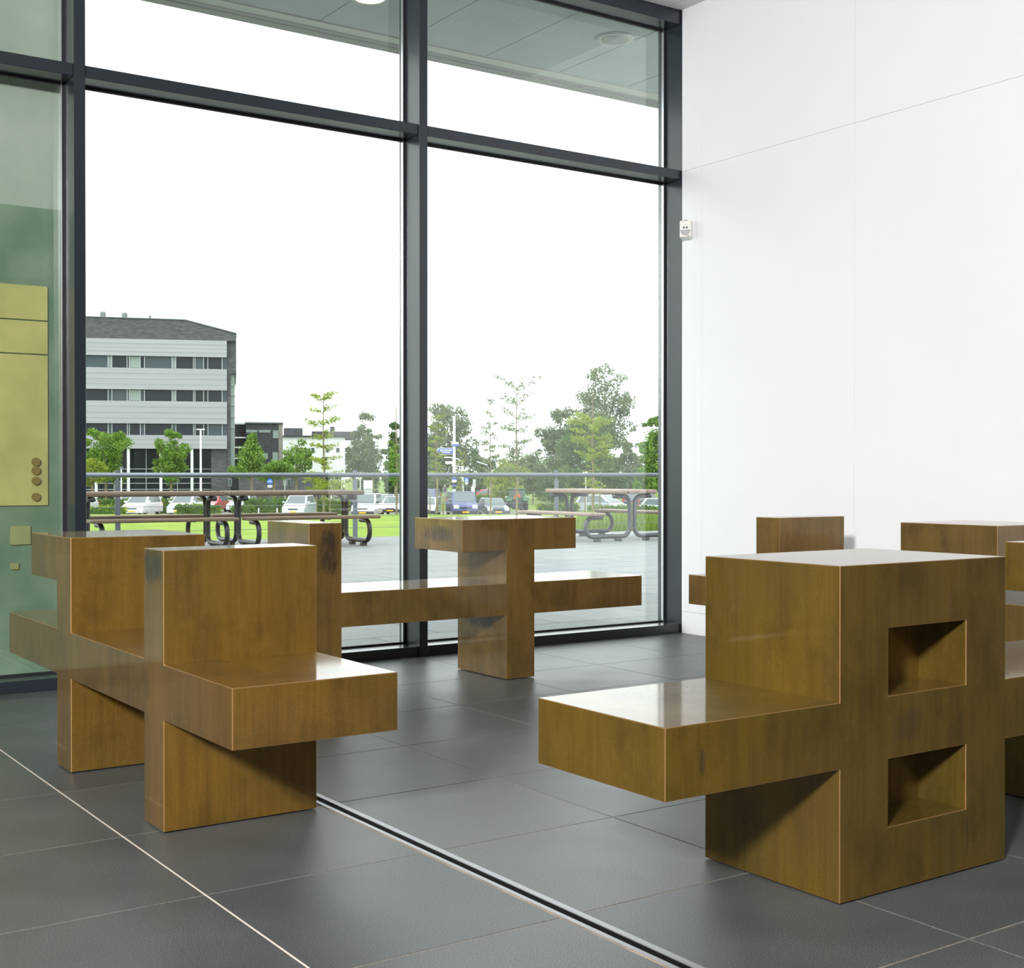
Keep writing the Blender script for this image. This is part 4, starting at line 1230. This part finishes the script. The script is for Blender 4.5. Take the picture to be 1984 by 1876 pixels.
# ------------------------------------------------------------------ lamp posts and signs
def pole(r, h, rad, m='pole_white', z0=-0.1):
    return MB().lathe([(rad * 1.3, z0), (rad * 1.25, 0.6), (rad, 0.65), (rad * 0.8, h)], 10).build('pole', M[m], r)
def post_at(name, u, d):
    return empty(name, W(lat(u, d), d, ground(d)), BR)
d = 112; r = post_at('street_lamp', 389, d); h = hgt(833, d) - ground(d)
pole(r, h, 0.10)
MB().box(-0.36, 0.36, -0.12, 0.12, h - 0.02, h + 0.08).build('lamp_head', M['pole_white'], r, bevel=0.04)
tag(r, 'tall street lamp with T-shaped head before the office block', 'street lamp')

d = 135; r = post_at('street_lamp', 897, d); h = hgt(889, d) - ground(d)
x0 = 0.0
MB().tube([(0, 0, -0.1), (0, 0, h - 0.8), (-0.12, 0, h - 0.35), (-0.5, 0, h - 0.05), (-1.3, 0, h + 0.12)], 0.075, 8, radii=[0.11, 0.09, 0.075, 0.06, 0.05]).build('pole', M['pole_white'], r, smooth=True)
MB().box(-1.95, -1.2, -0.14, 0.14, h + 0.06, h + 0.19).build('lamp_head', M['pole_white'], r, bevel=0.05)
tag(r, 'curved white street lamp beside the direction sign', 'street lamp')

d = 150; r = post_at('street_lamp', 946, d); h = hgt(900, d) - ground(d)
MB().tube([(0, 0, -0.1), (0, 0, h - 0.6), (-0.1, 0, h - 0.2), (-0.5, 0, h)], 0.07, 8).build('pole', M['steel_grey'], r, smooth=True)
MB().prism([(-1.35, h + 0.40), (-1.30, h + 0.25), (-0.1, h - 0.12), (-0.1, h - 0.02)], -0.14, 0.14, 'xz').build('lamp_head', M['pole_white'], r)
tag(r, 'street lamp with slanted white head left of the bare young tree', 'street lamp')

d = 96; r = post_at('round_lamp', 1135, d); h = hgt(918, d) - ground(d)
pole(r, h, 0.05)
MB().lathe([(0.02, h - 0.05), (0.26, h), (0.25, h + 0.07), (0.12, h + 0.15), (0.02, h + 0.17)], 16).build('lamp_head', M['pole_white'], r, smooth=True)
tag(r, 'slim post lamp with mushroom head behind the right table', 'street lamp')

d = 110; r = post_at('post_lamp', 235, d); h = hgt(908, d) - ground(d)
pole(r, h, 0.07)
MB().lathe([(0.07, h), (0.16, h + 0.06), (0.12, h + 0.14)], 12).build('lamp_head', M['steel_grey'], r)
tag(r, 'slim post lamp before the office columns at left', 'street lamp')

# direction sign
d = 108; r = post_at('direction_sign', 880, d); gz = ground(d)
h = hgt(806, d) - gz
pole(r, h, 0.13)
s = d / FOCAL_PX
def plate(name, u0, u1, v0, v1, m, y=-0.16, arrow=False, t=0.05):
    z0, z1 = hgt(v1, d) - gz, hgt(v0, d) - gz
    xa, xb = (u0 - 880) * s, (u1 - 880) * s
    if arrow:
        return MB().prism([(xa, (z0 + z1) / 2), (xa + 0.2, z0), (xb, z0), (xb, z1), (xa + 0.2, z1)], y, y + t, 'xz').build(name, m, r)
    return MB().box(xa, xb, y, y + t, z0, z1).build(name, m, r)
a = plate('arrow_board', 847, 878, 869, 880, M['sign_navy'], arrow=True)
bd = plate('arrow_border', 846, 879, 868.2, 880.8, M['sign_white'], y=-0.13, arrow=True, t=0.04)
for k, (ua, ub) in enumerate(((853, 857.5), (858.2, 860), (860.8, 868), (868.8, 876.5))):
    plate('lettering', ua, ub, 871.5, 873.4, M['sign_white'], y=-0.175, t=0.02)
for k, (ua, ub) in enumerate(((853, 860), (860.8, 864), (864.8, 872))):
    plate('lettering', ua, ub, 875.4, 877.3, M['sign_white'], y=-0.175, t=0.02)
plate('street_board', 875, 889, 857, 861, M['sign_white'])
plate('street_board', 876, 889, 861.4, 865.2, M['sign_navy'])
plate('street_board', 863, 878, 894, 899, M['sign_white'])
plate('street_board', 876, 889.5, 898.7, 904, M['sign_white'])
for v0, m in ((925, 'sign_navy'), (930, 'sign_white'), (935, 'black'), (938, 'sign_navy'), (943, 'black')):
    z = hgt(v0 + 4.5, d) - gz
    MB().lathe([(0.19, z), (0.19, z + 0.19)], 12).build('pole_band', M[m], r)
tag(r, 'tall white pole with blue arrow direction sign and street name boards', 'sign')

# cycle path sign
d = 102; r = post_at('cycle_sign', 523, d); gz = ground(d); s = d / FOCAL_PX
zc = hgt(933, d) - gz; R = 5.6 * s
pole(r, zc + R * 0.5, 0.035, 'steel_grey')
MB().lathe([(R, -0.06), (R, -0.03)], 28, 'y', c=(0, 0, zc)).build('sign_disc', M['sign_blue'], r)
for x in (-0.085, 0.085):
    MB().tube([(x + 0.058 * math.cos(a), -0.066, zc - 0.02 + 0.058 * math.sin(a)) for a in [2 * math.pi * k / 14 for k in range(14)]], 0.011, 5, True).build('bicycle_mark', M['sign_white'], r)
MB().tube([(-0.085, -0.066, zc - 0.02), (-0.03, -0.066, zc + 0.075), (0.055, -0.066, zc + 0.075), (0.0, -0.066, zc - 0.02), (-0.03, -0.066, zc + 0.075)], 0.010, 5).build('bicycle_mark', M['sign_white'], r)
MB().tube([(0.085, -0.066, zc - 0.02), (0.045, -0.066, zc + 0.11)], 0.010, 5).build('bicycle_mark', M['sign_white'], r)
zp = hgt(942.5, d) - gz
MB().box(-0.17, 0.17, -0.06, -0.03, zp - 0.09, zp + 0.09).build('sub_plate', M['sign_white'], r)
for x in (-0.075, 0.075):
    MB().box(x - 0.04, x + 0.04, -0.068, -0.058, zp - 0.03, zp + 0.03).build('pictogram', M['black'], r)
tag(r, 'round blue cycle path sign with small white plate below', 'sign')

# pedestrian crossing sign
d = 118; r = post_at('crossing_sign', 904, d); gz = ground(d); s = d / FOCAL_PX
zc = hgt(930, d) - gz; R = 4.4 * s
pole(r, zc, 0.04, 'steel_grey')
MB().box(-R, R, -0.08, -0.05, zc - R, zc + R).build('sign_board', M['sign_blue'], r, bevel=0.012)
MB().prism([(-R * 0.75, zc - R * 0.7), (R * 0.75, zc - R * 0.7), (0, zc + R * 0.72)], -0.09, -0.078, 'xz').build('triangle_mark', M['sign_white'], r)
MB().tube([(-0.05, -0.098, zc - R * 0.6), (0.0, -0.098, zc - R * 0.25), (0.0, -0.098, zc + R * 0.12)], 0.014, 5).build('walker_mark', M['black'], r)
MB().tube([(0.06, -0.098, zc - R * 0.6), (0.0, -0.098, zc - R * 0.25)], 0.014, 5).build('walker_mark', M['black'], r)
zp = zc - R * 1.55
MB().prism([(-0.16, zp + 0.10), (0.16, zp + 0.10), (0.10, zp - 0.06), (0.0, zp - 0.12), (-0.10, zp - 0.06)], -0.08, -0.06, 'xz').build('sub_plate', M['sign_white'], r)
tag(r, 'square blue pedestrian crossing sign with white triangle', 'sign')

# information board
d = 123; r = post_at('notice_board', 713, d); gz = ground(d); s = d / FOCAL_PX
z0, z1 = hgt(947.5, d) - gz, hgt(931, d) - gz
MB().box(-8.5 * s, 8.5 * s, -0.05, 0.03, z0, z1).build('board', M['sign_white'], r, bevel=0.015)
for x in (-7 * s, 7 * s):
    MB().lathe([(0.05, -0.1), (0.05, z0 + 0.1)], 8, c=(x, 0.05, 0)).build('post', M['pole_white'], r)
MB().box(-8.2 * s, 8.2 * s, -0.02, 0.02, z0 - 0.7, z0 - 0.06).build('lower_panel', M['mullion_pale'], r)
tag(r, 'white notice board on two posts above the white van', 'sign')
for k, (u, v, lab) in enumerate(((662, 910, 'tallest of the slim white posts left of the notice board'), (642, 930, 'slim white post right of the young tree trunk'),
                                 (698, 928, 'slim white post beside the notice board'), (919, 930, 'small post sign right of the crossing sign'),
                                 (552, 926, 'narrow post sign in front of the low brick building'))):
    d = 124; r = post_at('marker_post', u, d); h = hgt(v, d) - ground(d)
    pole(r, h, 0.05)
    if u in (552, 919):
        MB().box(-0.14, 0.14, -0.06, -0.02, h - 0.75, h + 0.05).build('sign_plate', M['mullion_pale'], r, bevel=0.02)
    else:
        MB().lathe([(0.05, h), (0.085, h + 0.04), (0.06, h + 0.10)], 10).build('cap', M['pole_white'], r)
    tag(r, lab, 'post', 'slim posts by the car park')
